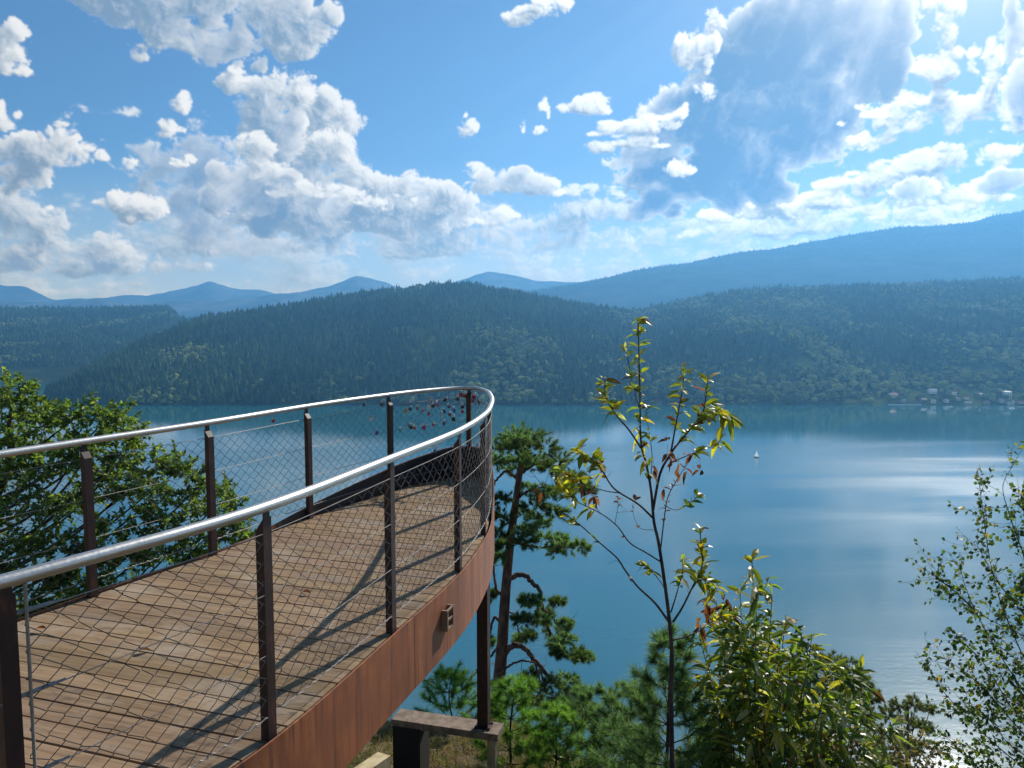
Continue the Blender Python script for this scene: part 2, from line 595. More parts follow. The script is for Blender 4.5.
def objco(N, scale=(1, 1, 1), rot=(0, 0, 0)):
    tc = N.new('ShaderNodeTexCoord')
    mp = N.new('ShaderNodeMapping')
    mp.inputs['Scale'].default_value = scale
    mp.inputs['Rotation'].default_value = rot
    N.l.new(tc.outputs['Object'], mp.inputs[0])
    return mp.outputs[0]


def geopos(N, scale=(1, 1, 1)):
    g = N.new('ShaderNodeNewGeometry')
    return N.v('MULTIPLY', g.outputs['Position'], scale)


def bump(N, h, strength, dist):
    b = N.new('ShaderNodeBump')
    b.inputs['Strength'].default_value = strength
    b.inputs['Distance'].default_value = dist
    N.put(b.inputs['Height'], h)
    return b.outputs[0]


def mat_leaf(name, rough=0.42, trans=0.45, tint=(1.25, 1.15, 0.5, 1), spec=0.5, lo=1.15, hi=1.75):
    m, N, out = material(name)
    col = attr(N)
    nz = N.noise(objco(N), 35, 2)
    col = N.mix(1.0, col, N.lin(nz, 0.3, 0.7, lo, hi), 'MULTIPLY')
    b = N.new('ShaderNodeBsdfPrincipled')
    N.put(b.inputs['Base Color'], col)
    N.put(b.inputs['Roughness'], rough)
    N.put(b.inputs['Specular IOR Level'], spec)
    t = N.new('ShaderNodeBsdfTranslucent')
    N.put(t.inputs[0], N.mix(1.0, col, tint, 'MULTIPLY'))
    mx = N.new('ShaderNodeMixShader')
    mx.inputs[0].default_value = trans
    N.l.new(b.outputs[0], mx.inputs[1])
    N.l.new(t.outputs[0], mx.inputs[2])
    N.l.new(mx.outputs[0], out.inputs[0])
    return m


def mat_bark(name, c1, c2, scale=14, vscale=0.3):
    m, N, out = material(name)
    co = objco(N, (1, 1, vscale))
    n = N.noise(co, scale, 6, 0.65)
    col = N.mix(N.smooth(n, 0.38, 0.62), (*c1, 1), (*c2, 1))
    principled(N, out, Base_Color=col, Roughness=0.9, Normal=bump(N, n, 0.8, 0.01))
    return m


def mat_plain(name, col, rough=0.6, metal=0.0, var=0.15, scale=20):
    m, N, out = material(name)
    n = N.noise(objco(N), scale, 4, 0.6)
    c = N.mix(1.0, (*col, 1), N.lin(n, 0.3, 0.7, 1 - var, 1 + var), 'MULTIPLY')
    principled(N, out, Base_Color=c, Roughness=rough, Metallic=metal)
    return m


def mat_vcol(name, rough=0.8, mul=0.2, scale=0.3, spec=0.2):
    m, N, out = material(name)
    n = N.noise(objco(N), scale, 4, 0.6)
    c = N.mix(1.0, attr(N), N.lin(n, 0.3, 0.7, 1 - mul, 1 + mul), 'MULTIPLY')
    principled(N, out, Base_Color=c, Roughness=rough, Specular_IOR_Level=spec)
    return m


def mat_wood_deck():
    m, N, out = material('weathered_deck_boards')
    ang = math.atan2(-0.304, 0.953)
    co = objco(N, (1, 1, 1), (0, 0, -ang))
    gr = N.noise(N.v('MULTIPLY', co, (1.6, 34, 10)), 1.0, 6, 0.62, 0.6)
    bl = N.noise(N.v('MULTIPLY', co, (1.0, 2.6, 1)), 1.7, 5, 0.6)
    col = N.ramp(gr, [(0.25, (0.15, 0.092, 0.050)), (0.5, (0.26, 0.168, 0.092)), (0.75, (0.36, 0.245, 0.145))])
    col = N.mix(1.0, col, attr(N), 'MULTIPLY')
    col = N.mix(N.smooth(bl, 0.5, 0.72, 0, 0.55), col, (0.24, 0.2, 0.16, 1))
    wr = N.noise(N.v('MULTIPLY', co, (1.3, 1.7, 1)), 1.1, 5, 0.65)
    col = N.mix(N.smooth(wr, 0.5, 0.68, 0, 0.5), col, (0.40, 0.33, 0.25, 1))
    dr = N.noise(N.v('MULTIPLY', co, (2.1, 3.4, 1)), 1.9, 6, 0.7)
    col = N.mix(N.smooth(dr, 0.54, 0.70, 0, 0.65), col, (0.13, 0.085, 0.05, 1))
    nd = N.noise(N.v('MULTIPLY', co, (3, 6, 1)), 2.4, 3, 0.5)
    col = N.mix(N.smooth(nd, 0.62, 0.74, 0, 0.6), col, (0.09, 0.065, 0.045, 1))
    groove = N.m('SINE', N.m('MULTIPLY', N.v('DOT_PRODUCT', co, (0, 1, 0)), 420.0))
    h = N.m('ADD', N.m('MULTIPLY', gr, 0.9), N.m('MULTIPLY', groove, 0.03))
    principled(N, out, Base_Color=col, Roughness=0.85, Specular_IOR_Level=0.25, Normal=bump(N, h, 0.5, 0.006))
    return m


def mat_rust():
    m, N, out = material('rusted_steel')
    g = geopos(N)
    st = N.noise(N.v('MULTIPLY', g, (6, 6, 0.7)), 1.6, 6, 0.65)
    sp = N.noise(g, 38, 5, 0.6)
    big = N.noise(g, 2.2, 4, 0.6)
    col = N.ramp(st, [(0.3, (0.13, 0.043, 0.020)), (0.52, (0.28, 0.092, 0.036)), (0.72, (0.40, 0.145, 0.052))])
    col = N.mix(N.smooth(big, 0.42, 0.62, 0, 0.65), col, (0.19, 0.068, 0.032, 1))
    col = N.mix(N.smooth(sp, 0.58, 0.72, 0, 0.45), col, (0.12, 0.045, 0.025, 1))
    st2 = N.noise(N.v('MULTIPLY', g, (14, 14, 0.9)), 1.3, 3, 0.5)
    col = N.mix(N.smooth(st2, 0.58, 0.70, 0, 0.7), col, (0.08, 0.035, 0.025, 1))
    principled(N, out, Base_Color=col, Roughness=0.62, Metallic=0.0, Specular_IOR_Level=0.35, Normal=bump(N, sp, 0.25, 0.002))
    return m


def mat_post():
    m, N, out = material('dark_rusted_post')
    g = geopos(N)
    n = N.noise(N.v('MULTIPLY', g, (1, 1, 0.35)), 24, 5, 0.65)
    col = N.ramp(n, [(0.3, (0.012, 0.007, 0.007)), (0.55, (0.034, 0.013, 0.011)), (0.75, (0.095, 0.030, 0.020))])
    principled(N, out, Base_Color=col, Roughness=0.55, Specular_IOR_Level=0.4, Normal=bump(N, n, 0.2, 0.002))
    return m


def mat_steel():
    m, N, out = material('brushed_stainless_steel')
    g = geopos(N)
    n = N.noise(N.v('MULTIPLY', g, (1, 1, 1)), 90, 3, 0.6)
    d = N.noise(g, 5, 4, 0.6)
    col = N.mix(N.smooth(d, 0.4, 0.7, 0, 0.4), (0.50, 0.49, 0.465, 1), (0.34, 0.33, 0.31, 1))
    principled(N, out, Base_Color=col, Roughness=N.lin(n, 0.3, 0.7, 0.34, 0.5), Metallic=0.9)
    return m


def mat_water():
    m, N, out = material('lake_water')
    g = geopos(N)
    big = N.noise(N.v('MULTIPLY', g, (0.0014, 0.0085, 1)), 1.0, 4, 0.55, 0.5)
    sp = N.new('ShaderNodeSeparateXYZ')
    N.l.new(g, sp.inputs[0])
    # the far strip lies calm in the lee of the hills; the open lake is ruffled by a light breeze
    edge = N.m('ADD', sp.outputs[1], N.m('MULTIPLY', N.m('SUBTRACT', big, 0.5), 160.0))
    lee = N.smooth(edge, 880.0, 985.0)
    wind = N.m('MULTIPLY', N.smooth(big, 0.42, 0.62, 0.3, 1.0), N.m('SUBTRACT', 1.0, N.m('MULTIPLY', lee, 0.9)))
    wind = N.m('MULTIPLY', wind, N.smooth(sp.outputs[1], 280.0, 640.0, 0.30, 1.0))
    w1 = N.noise(N.v('MULTIPLY', g, (0.55, 0.9, 1)), 1.0, 3, 0.6)
    w2 = N.noise(N.v('MULTIPLY', g, (0.16, 0.3, 1)), 1.0, 2, 0.5)
    h = N.m('ADD', N.m('MULTIPLY', w1, 0.35), w2)
    b = N.new('ShaderNodeBump')
    N.put(b.inputs['Strength'], N.lin(wind, 0, 1, 0.03, 0.11))
    b.inputs['Distance'].default_value = 1.0
    N.put(b.inputs['Height'], h)
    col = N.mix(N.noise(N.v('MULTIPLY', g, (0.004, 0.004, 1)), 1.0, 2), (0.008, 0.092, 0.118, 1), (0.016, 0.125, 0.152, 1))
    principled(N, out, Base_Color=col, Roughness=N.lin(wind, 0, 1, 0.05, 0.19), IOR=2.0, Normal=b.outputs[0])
    return m


def mat_hill(c1, c2, name, scale=0.02):
    m, N, out = material(name)
    g = geopos(N)
    n = N.noise(g, scale, 7, 0.65)
    col = N.mix(N.smooth(n, 0.4, 0.62), (*c1, 1), (*c2, 1))
    principled(N, out, Base_Color=N.mix(1.0, col, attr(N), 'MULTIPLY'), Roughness=1.0, Specular_IOR_Level=0.0,
               Normal=bump(N, N.noise(g, scale * 5, 5, 0.7), 1.0, 8.0))
    return m


def mat_ground():
    m, N, out = material('woodland_soil')
    g = geopos(N)
    n = N.noise(g, 2.3, 6, 0.65)
    n2 = N.noise(g, 21, 5, 0.7)
    col = N.ramp(n, [(0.3, (0.05, 0.055, 0.02)), (0.5, (0.14, 0.10, 0.055)), (0.72, (0.23, 0.17, 0.09))])
    col = N.mix(N.smooth(n2, 0.5, 0.7, 0, 0.6), col, (0.06, 0.045, 0.03, 1))
    principled(N, out, Base_Color=col, Roughness=0.95, Specular_IOR_Level=0.1, Normal=bump(N, n2, 0.9, 0.05))
    return m


M_DECK, M_RUST, M_POST, M_STEEL = mat_wood_deck(), mat_rust(), mat_post(), mat_steel()
M_WIRE = mat_plain('steel_wire', (0.05, 0.045, 0.041), 0.65, 0.0)
M_CABLE = mat_plain('steel_cable', (0.24, 0.22, 0.20), 0.55, 0.3)
M_BLACK = mat_plain('blackened_timber', (0.010, 0.009, 0.008), 0.85)
M_PLANK = mat_bark('weathered_timber', (0.15, 0.105, 0.072), (0.26, 0.195, 0.14), 10, 1.0)
M_PALE = mat_bark('pale_new_timber', (0.36, 0.28, 0.14), (0.5, 0.41, 0.24), 9, 0.3)

# ------------------------------------------------------------------ lake, near slope
lake = MB()
gx = np.linspace(-8400, 8400, 37)
gy = np.linspace(-450, 9900, 28)
X, Y = np.meshgrid(gx, gy)
idx = np.arange(X.size).reshape(X.shape)
lake.add(np.c_[X.ravel(), Y.ravel(), np.zeros(X.size)],
         quads=np.stack([idx[:-1, :-1], idx[:-1, 1:], idx[1:, 1:], idx[1:, :-1]], -1).reshape(-1, 4))
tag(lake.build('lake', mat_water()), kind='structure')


def ground_z(x, y):
    """the wooded bank the platform stands on"""
    x, y = np.asarray(x, float), np.asarray(y, float)
    z = np.where(y < 10.0, -1.66 - 0.380 * y, -1.66 - 0.380 * 10.0 - 0.80 * (y - 10.0))
    z = np.where(y < 0, -1.66 - 0.12 * y, z)
    lat = np.maximum(0, -(x + 1.9)) * np.clip(0.62, 0, 1) * np.exp(-np.maximum(0, -(x + 8)) * 0.05)
    latr = np.maximum(0, x - 0.05) * 0.62 * np.exp(-np.maximum(0, x - 6) * 0.06)
    fade = np.clip(1.4 - y / 60, 0, 1)
    z = z - (lat + latr) * fade
    z = z - 0.42 * np.exp(-((x + 0.5) ** 2 + (y - 7.6) ** 2) / 1.3)
    z = z + 0.22 * fbm(x * 0.9, y * 0.9, 4, 3) * np.clip(np.hypot(x, y - 2) / 3, 0.3, 1) + 3.0 * fbm(x * 0.05, y * 0.05, 3, 9) * np.clip((np.hypot(x, y) - 20) / 50, 0, 1)
    return CZ + np.maximum(z, -CZ - 6)


t = np.linspace(-1, 1, 141)
gx = np.sign(t) * (np.exp(np.abs(t) * 4.6) - 1) * 3.0
t = np.linspace(0, 1, 150)
gy = np.concatenate([np.linspace(-60, -2, 20), -1.5 + (np.exp(t * 3.9) - 1) * 4.6])
X, Y = np.meshgrid(gx, gy)
Z = ground_z(X, Y)
idx = np.arange(X.size).reshape(X.shape)
bank = MB()
bank.add(np.c_[X.ravel(), Y.ravel(), Z.ravel()],
         quads=np.stack([idx[:-1, :-1], idx[:-1, 1:], idx[1:, 1:], idx[1:, :-1]], -1).reshape(-1, 4))
tag(bank.build('ground', mat_ground(), smooth=True), kind='structure')


# ------------------------------------------------------------------ hills and mountains
class Hill:
    """a ridge: crest seen at the listed picture points, standing at its own real distance"""

    def __init__(self, crest, dist, foot, seed, amp, rag=0.0, power=1.5, back=0.5):
        self.rag = rag
        c = np.array(crest, float)
        self.px = c[:, 0]
        self.t = np.array([ray(a, b)[0] for a, b in crest])
        self.e = np.array([ray(a, b)[1] for a, b in crest])
        self.dx, self.dd = np.array([ray(a, 319)[0] for a, _ in dist]), np.array([d for _, d in dist], float)
        self.fx, self.fd = np.array([ray(a, 319)[0] for a, _ in foot]), np.array([d for _, d in foot], float)
        self.seed, self.amp, self.power, self.back = seed, amp, power, back
        self.t0, self.t1 = self.t.min(), self.t.max()

    def at(self, t, v):
        """t: x/y of the column, v: 0 foot .. 1 crest .. 2 far foot"""
        D = np.interp(t, self.dx, self.dd)
        Fd = np.interp(t, self.fx, self.fd)
        # smooth the crest between the listed points
        e = 0
        for o, wgt in ((-0.006, 0.25), (0, 0.5), (0.006, 0.25)):
            e = e + wgt * np.interp(t + o, self.t, self.e)
        e = e + self.rag * (fbm(t * 26 + self.seed, t * 0 + self.seed * 3.7, 5, self.seed + 2))
        zc = np.maximum(CZ + e * D, 0.5)
        y = np.where(v <= 1, Fd + (D - Fd) * v, D + (v - 1) * (D - Fd) * self.back)
        sh = np.where(v <= 1, 1 - (1 - np.clip(v, 0, 1)) ** self.power, np.clip(1 - (v - 1) ** 1.6, -0.05, 1))
        x = t * y
        env = np.clip(4 * v * (1 - v), 0, 1) * np.where(v <= 1, 1, 0) + 0.12
        sc = 3.2 / (self.dd.mean() * 0.42)
        n = fbm(x * sc, y * sc, 5, self.seed)
        env = env * np.clip(zc / (2.5 * self.amp), 0, 1)
        z = zc * sh + self.amp * n * env * np.clip(v * 8, 0, 1)
        return np.stack([x, y, z], -1)

    def mesh(self, name, mat, nu=220, nv=70, vmax=2.0, col=None):
        tt = np.linspace(self.t0, self.t1, nu)
        vv = np.concatenate([np.linspace(0, 1, nv), np.linspace(1, vmax, nv // 3)[1:]])
        Tm, Vm = np.meshgrid(tt, vv)
        p = self.at(Tm, Vm)
        idx = np.arange(Tm.size).reshape(Tm.shape)
        mb = MB()
        c = None
        if col is not None:
            c = col(p.reshape(-1, 3))
        mb.add(p.reshape(-1, 3), quads=np.stack([idx[:-1, :-1], idx[:-1, 1:], idx[1:, 1:], idx[1:, :-1]], -1).reshape(-1, 4), col=c)
        return tag(mb.build(name, mat, smooth=True), kind='structure')


# open ground between the woods: px, py, rx, ry
MEADOWS = [(178, 318, 14, 3.5), (425, 352, 13, 22), (408, 332, 20, 6), (985, 371, 30, 6), (930, 374, 24, 3), (1005, 351, 36, 4), (800, 362, 16, 7),
           (960, 391, 90, 2.2), (1010, 385, 60, 1.6), (35, 324, 34, 2.0), (960, 399, 80, 6.5), (880, 401, 40, 4.5), (700, 384, 14, 3), (870, 352, 12, 4), (1040, 396, 40, 9)]


def meadow_mask(p):
    a, b = proj(p)
    m = np.zeros(len(p), bool)
    for (px, py, rx, ry) in MEADOWS:
        r = ((a - px) / rx) ** 2 + ((b - py) / ry) ** 2 + 0.9 * fbm(p[:, 0] * 0.02, p[:, 1] * 0.02, 3, 41)
        m |= r < 1
    return m


def hillcol(p):
    c = np.ones((len(p), 3))
    m = meadow_mask(p)
    c[m] = (2.1, 2.1, 1.4)
    return c


M_HILL = mat_hill((0.022, 0.036, 0.016), (0.045, 0.062, 0.024), 'hill_forest_floor', 0.015)
M_FAR = mat_hill((0.018, 0.032, 0.022), (0.05, 0.06, 0.045), 'far_mountain_slopes', 0.004)

near_hill = Hill([(20, 408), (60, 392), (100, 368), (150, 343), (200, 322), (250, 315), (300, 307), (340, 300), (380, 293), (430, 287), (470, 287), (520, 297), (560, 305), (600, 312), (622, 314),
                  (650, 310), (700, 299), (750, 293), (800, 291), (850, 289), (900, 286), (950, 285), (1024, 282), (1120, 280), (1250, 276)],
                 [(20, 1420), (60, 1500), (130, 1850), (220, 2300), (330, 2550), (600, 2500), (640, 2700), (800, 2800), (1250, 2900)],
                 [(0, 1400), (130, 1340), (600, 1340), (840, 1345), (1250, 1320)], 5, 46, rag=0.0035, power=1.45)
left_hill = Hill([(-250, 300), (-120, 306), (-40, 309), (0, 310), (60, 311), (120, 310), (172, 309), (180, 320), (215, 322), (320, 330)],
                 [(-250, 3500), (320, 3700)], [(-250, 1750), (20, 1800), (320, 2200)], 12, 40, power=1.3)
right_ridge = Hill([(470, 300), (520, 293), (560, 286), (600, 279), (640, 270), (690, 262), (730, 254), (770, 249), (800, 244), (840, 236), (880, 230), (900, 227), (925, 226), (950, 224), (975, 222), (990, 217), (1024, 210), (1100, 196), (1250, 190)],
                   [(470, 5600), (1250, 5200)], [(470, 3600), (1250, 3400)], 23, 120, rag=0.004, power=1.2)
mid_peaks = Hill([(270, 302), (300, 291), (330, 285), (356, 275), (385, 283), (410, 292), (440, 287), (470, 277), (488, 271), (505, 275), (540, 280), (580, 281), (640, 284), (720, 300)],
                 [(270, 7800), (720, 7800)], [(270, 6200), (720, 6200)], 31, 60, rag=0.008, power=1.15)
far_peaks = Hill([(-300, 276), (-200, 292), (-100, 280), (-40, 284), (0, 283), (22, 285), (35, 292), (55, 302), (80, 299), (110, 296), (150, 294), (180, 288), (208, 282), (235, 291), (262, 290), (300, 296), (400, 300), (480, 300), (560, 290), (700, 300)],
                 [(-300, 9200), (700, 9200)], [(-300, 7800), (700, 7800)], 37, 60, rag=0.011, power=1.15)
low_peaks = Hill([(-200, 296), (-60, 303), (20, 303), (60, 304), (100, 297), (130, 303), (200, 301), (260, 297), (300, 293), (335, 290), (420, 300)],
                 [(-200, 7200), (420, 7200)], [(-200, 6000), (420, 6000)], 43, 50, rag=0.008, power=1.15)

near_hill.mesh('hill', M_HILL, 360, 120, col=hillcol)
left_hill.mesh('hill', M_HILL, 160, 80, col=hillcol)
right_ridge.mesh('mountain', M_FAR, 320, 80)
M_ALP = mat_hill((0.07, 0.09, 0.07), (0.20, 0.20, 0.18), 'haze_paled_alpine_slopes', 0.003)  # alpine tones paled to put distance haze into the slope colour
mid_peaks.mesh('mountain', M_ALP, 220, 50)
far_peaks.mesh('mountain', M_ALP, 240, 50)
low_peaks.mesh('mountain', M_ALP, 200, 50)

# ------------------------------------------------------------------ haze: one box of even air
hb = MB()
hb.box((0, 4740, 443), (17000, 10480, 900))
m, N, out = material('pale_blue_air')
pv = N.new('ShaderNodeVolumePrincipled')
pv.inputs['Color'].default_value = HAZE_COLOR
pv.inputs['Density'].default_value = HAZE_DENSITY
pv.inputs['Anisotropy'].default_value = 0.4
N.l.new(pv.outputs[0], out.inputs['Volume'])
hz = hb.build('haze', m)
tag(hz, kind='stuff')


# ------------------------------------------------------------------ far woods
def proto_conifer(r):
    k = 7
    V, T = [], []
    base = 0.0
    tiers = [(0.10, 0.52, 0.20), (0.34, 0.76, 0.155), (0.58, 1.0, 0.10)]
    for (z0, z1, rad) in tiers:
        o = len(V)
        V.append((r.normal(0, 0.008), r.normal(0, 0.008), z1))
        for i in range(k):
            a = 2 * math.pi * (i + r.uniform(-0.25, 0.25)) / k
            rr = rad * r.uniform(0.6, 1.25)
            V.append((math.cos(a) * rr, math.sin(a) * rr, z0 + r.uniform(-0.05, 0.05)))
        T += [(o, o + 1 + i, o + 1 + (i + 1) % k) for i in range(k)]
    return np.array(V), np.array(T)


def proto_broad(r):
    V, T = [], []
    for b in range(5):
        c = np.array((r.uniform(-0.2, 0.2), r.uniform(-0.2, 0.2), r.uniform(0.35, 0.75))) if b else np.array((0, 0, 0.5))
        rad = r.uniform(0.16, 0.27) if b else 0.32
        k = 6
        o = len(V)
        V.append(c + (0, 0, rad))
        for (ph, cz, cr) in ((0, 0.4, 0.92), (0.5, -0.5, 0.86)):
            for i in range(k):
                a = 2 * math.pi * (i + ph) / k
                q = r.uniform(0.75, 1.2)
                V.append(c + np.array((math.cos(a) * rad * cr * q, math.sin(a) * rad * cr * q, cz * rad * r.uniform(0.7, 1.3))))
        for i in range(k):
            j = (i + 1) % k
            T += [(o, o + 1 + i, o + 1 + j), (o + 1 + i, o + 1 + k + i, o + 1 + j), (o + 1 + j, o + 1 + k + i, o + 1 + k + j)]
    return np.array(V), np.array(T)


PC = [proto_conifer(rng) for _ in range(7)]
PB = [proto_broad(rng) for _ in range(7)]
M_FOREST = mat_vcol('far_tree_foliage', 0.95, 0.3, 0.2, 0.05)


def forest(hill, spacing, vlo, vhi, hmul, broad_bias, seed):
    r = np.random.default_rng(seed)
    D = hill.dd.mean()
    Ft = hill.fd.mean()
    area = 0.5 * (D ** 2 - Ft ** 2) * (hill.t1 - hill.t0)
    n = int(area / spacing ** 2)
    t = r.uniform(hill.t0, hill.t1, n)
    yy = np.sqrt(r.uniform((Ft) ** 2, (Ft + (D - Ft) * vhi) ** 2, n))
    v = (yy - Ft) / (D - Ft)
    ok = v > vlo
    p = hill.at(t[ok], v[ok])
    v = v[ok]
    p = p[p[:, 2] > 1.5] if False else p
    a, b = proj(p)
    village = (a > 845) & (b > 386)
    keep = (a > -60) & (a < 1090) & (~meadow_mask(p) | (r.random(len(p)) < np.where(village, 0.3, np.where(a < 560, 0.30, 0.12)))) & (p[:, 2] > 0.8)
    keep &= ~((a > 888) & (b > 404.0))
    p, v = p[keep], v[keep]
    kind = 1.7 * fbm(p[:, 0] * 0.006, p[:, 1] * 0.0035, 4, seed) + broad_bias(p, v) + r.normal(0, 0.13, len(p))
    a, b = proj(p)
    kind = np.where((a > 845) & (b > 386), 1.0, kind)
    mb = MB()
    isb = kind > 0
    for sel, protos, hh, base in ((~isb, PC, (17, 29), ((0.020, 0.050, 0.024), (0.080, 0.125, 0.042))), (isb, PB, (11, 19), ((0.045, 0.085, 0.024), (0.24, 0.27, 0.08)))):
        ids = np.nonzero(sel)[0]
        pick = r.integers(0, len(protos), len(ids))
        for k, (V, T) in enumerate(protos):
            q = ids[pick == k]
            if not len(q):
                continue
            h = r.uniform(hh[0], hh[1], len(q)) * hmul * r.lognormal(0, 0.26, len(q)).clip(0.5, 1.5)
            w = h * r.uniform(1.0, 1.5, len(q))
            th = r.uniform(0, 2 * math.pi, len(q))
            c, s = np.cos(th), np.sin(th)
            vx = (V[None, :, 0] * c[:, None] - V[None, :, 1] * s[:, None]) * w[:, None]
            vy = (V[None, :, 0] * s[:, None] + V[None, :, 1] * c[:, None]) * w[:, None]
            vz = V[None, :, 2] * h[:, None] - 1.0
            pos = np.stack([vx, vy, vz], -1) + p[q][:, None, :]
            tri = T[None] + (np.arange(len(q)) * len(V))[:, None, None]
            f = np.clip(0.38 + 1.6 * fbm(p[q][:, 0] * 0.007, p[q][:, 1] * 0.007, 3, seed + 5) + r.normal(0, 0.28, len(q)), 0, 1)[:, None]
            col = np.array(base[0]) * (1 - f) + np.array(base[1]) * f
            col = np.repeat(col, len(V), axis=0)
            mb.add(pos.reshape(-1, 3), tris=tri.reshape(-1, 3), col=col)
    o = mb.build('forest', M_FOREST)
    return tag(o, kind='stuff')


forest(near_hill, 8.4, 0.0, 1.04, 0.74, lambda p, v: 0.24 - 0.75 * np.clip(v, 0, 0.55) + np.where(p[:, 0] > 250, 0.14, -0.05) - np.where(p[:, 0] < -300, 0.12, 0), 3)
forest(left_hill, 12, 0.1, 1.03, 0.75, lambda p, v: -0.25 + 0 * v, 8)
forest(right_ridge, 20, 0.72, 1.02, 0.5, lambda p, v: -0.3 + 0 * v, 18)

# ------------------------------------------------------------------ viewing platform
DECK = CZ - 1.92
RAILZ = CZ - 0.81


def rail_xy(px, py):
    a, b = ray(px, py)
    t = -0.81 / b
    return a * t, t


# plan of the railing, from the near end of the far side round the tip and back along the near side
PLAN = [(-5.4, 0.4), (-4.25, 2.6), (-3.55, 3.95), (-2.92, 5.22), (-2.43, 6.22), (-1.93, 7.4), (-1.36, 8.46), (-0.98, 8.98), (-0.66, 9.26), (-0.44, 9.24), (-0.29, 8.85), (-0.215, 8.1), (-0.205, 7.4), (-0.24, 6.68), (-0.40, 5.69), (-0.72, 4.58), (-1.095, 3.38), (-1.50, 2.60), (-2.15, 1.55), (-3.1, 0.1)]
CUR = catmull(PLAN, 60)
SEG = np.r_[0, np.cumsum(np.linalg.norm(np.diff(CUR, axis=0), axis=1))]
LEN = SEG[-1]


def at_s(s):
    return np.stack([np.interp(s, SEG, CUR[:, 0]), np.interp(s, SEG, CUR[:, 1])], -1)


def tan_s(s):
    d = at_s(np.asarray(s) + 0.02) - at_s(np.asarray(s) - 0.02)
    return d / np.linalg.norm(d, axis=-1, keepdims=True)


def nearest_s(x, y):
    d = np.hypot(CUR[:, 0] - x, CUR[:, 1] - y)
    return SEG[int(np.argmin(d))]


def off_s(s, o):
    """the railing line moved outwards by o (the curve runs clockwise, so left of it is outside)"""
    t = tan_s(s)
    return at_s(s) + o * np.stack([-t[..., 1], t[..., 0]], -1)


S_TIP = nearest_s(-0.66, 9.26)
plat = thing('viewing_platform', (-1.5, 4.0, DECK), 'curved lookout platform with plank deck, rusty steel skirt and steel cable railing above the lake', 'viewing platform')

# deck boards: strips across the platform clipped to its outline
outl = off_s(np.linspace(0, LEN, 260), -0.012)


def clip_half(poly, n, c):
    out = []
    for i in range(len(poly)):
        p, q = poly[i], poly[(i + 1) % len(poly)]
        dp, dq = p @ n - c, q @ n - c
        if dp >= 0:
            out.append(p)
        if dp * dq < 0:
            out.append(p + (q - p) * dp / (dp - dq))
    return out


pd = np.array((0.304, 0.953))
deck = MB()
pos = outl @ pd
k = 0
w = 0.152
c = pos.min()
while c < pos.max():
    gap = 0.010 + 0.006 * rng.random()
    poly = clip_half(list(outl), pd, c + gap)
    if len(poly) >= 3:
        poly = clip_half(poly, -pd, -(c + w))
    if len(poly) >= 3:
        dz = rng.normal(0, 0.0012)
        f = rng.uniform(0.80, 1.08)
        tint = np.array((1, rng.uniform(0.96, 1.02), rng.uniform(0.9, 1.04))) * f
        deck.prism(np.array(poly), DECK - 0.035 + dz, DECK + dz, col=tint)
    c += w
deck.build('deck', M_DECK, plat)
# under the deck: joists closing the gaps
jo = MB()
inn = off_s(np.linspace(0, LEN, 120), -0.05)
jo.prism(inn, DECK - 0.20, DECK - 0.045)
jo.build('underframe', M_BLACK, plat)

# steel skirt in two panels with a seam, rising to a solid upstand round the tip
def skirt_top(s):
    a = nearest_s(-2.3, 6.6)
    b = nearest_s(-0.75, 9.2)
    c2 = nearest_s(-0.27, 8.7)
    d = nearest_s(-0.205, 7.15)
    r = np.interp(s, [a, b, c2, d], [0, 1, 1, 0])
    return DECK + 0.012 + 0.36 * r


def skirt(s0, s1, n):
    s = np.linspace(s0, s1, n)
    o, i = off_s(s, 0.022), off_s(s, 0.012)
    zt = skirt_top(s)
    zb = np.full(n, DECK - 0.47)
    mb = MB()
    v = np.vstack([np.c_[o, zb], np.c_[o, zt], np.c_[i, zt], np.c_[i, zb]])
    q = []
    for k in range(n - 1):
        for a, b in ((0, 1), (1, 2), (2, 3), (3, 0)):
            q.append((a * n + k, b * n + k, b * n + k + 1, a * n + k + 1))
    q += [(0, n, 2 * n, 3 * n), (n - 1, 4 * n - 1, 3 * n - 1, 2 * n - 1)]
    mb.add(v, quads=q)
    return mb


S_SEAM = nearest_s(-0.665, 4.82)
skirt(0.05, S_SEAM - 0.003, 230).build('skirt_panel', M_RUST, plat)
sm = MB()
ss = np.linspace(S_SEAM - 0.04, S_SEAM + 0.04, 3)
sm.prism(np.vstack([off_s(ss, 0.0105), off_s(ss, 0.002)[::-1]]), DECK - 0.46, DECK - 0.01)
sm.build('butt_strap', M_BLACK, plat)
skirt(S_SEAM + 0.003, LEN - 0.05, 70).build('skirt_panel', M_RUST, plat)

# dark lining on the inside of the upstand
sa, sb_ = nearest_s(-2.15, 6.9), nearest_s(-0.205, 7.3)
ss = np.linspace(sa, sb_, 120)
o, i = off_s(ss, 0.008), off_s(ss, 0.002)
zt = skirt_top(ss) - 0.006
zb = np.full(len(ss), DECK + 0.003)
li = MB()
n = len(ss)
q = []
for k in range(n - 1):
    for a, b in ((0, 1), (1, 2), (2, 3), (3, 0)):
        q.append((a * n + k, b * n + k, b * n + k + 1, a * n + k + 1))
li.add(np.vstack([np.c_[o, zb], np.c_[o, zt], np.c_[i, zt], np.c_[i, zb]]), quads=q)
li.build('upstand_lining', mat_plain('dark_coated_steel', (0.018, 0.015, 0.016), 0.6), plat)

# handrail
s = np.linspace(0.0, LEN, 320)
hr = MB()
xy = at_s(s)
hr.tube(np.c_[xy, np.full(len(s), RAILZ - 0.024)], 0.0242, 14)
hr.build('handrail', M_STEEL, plat, smooth=True)

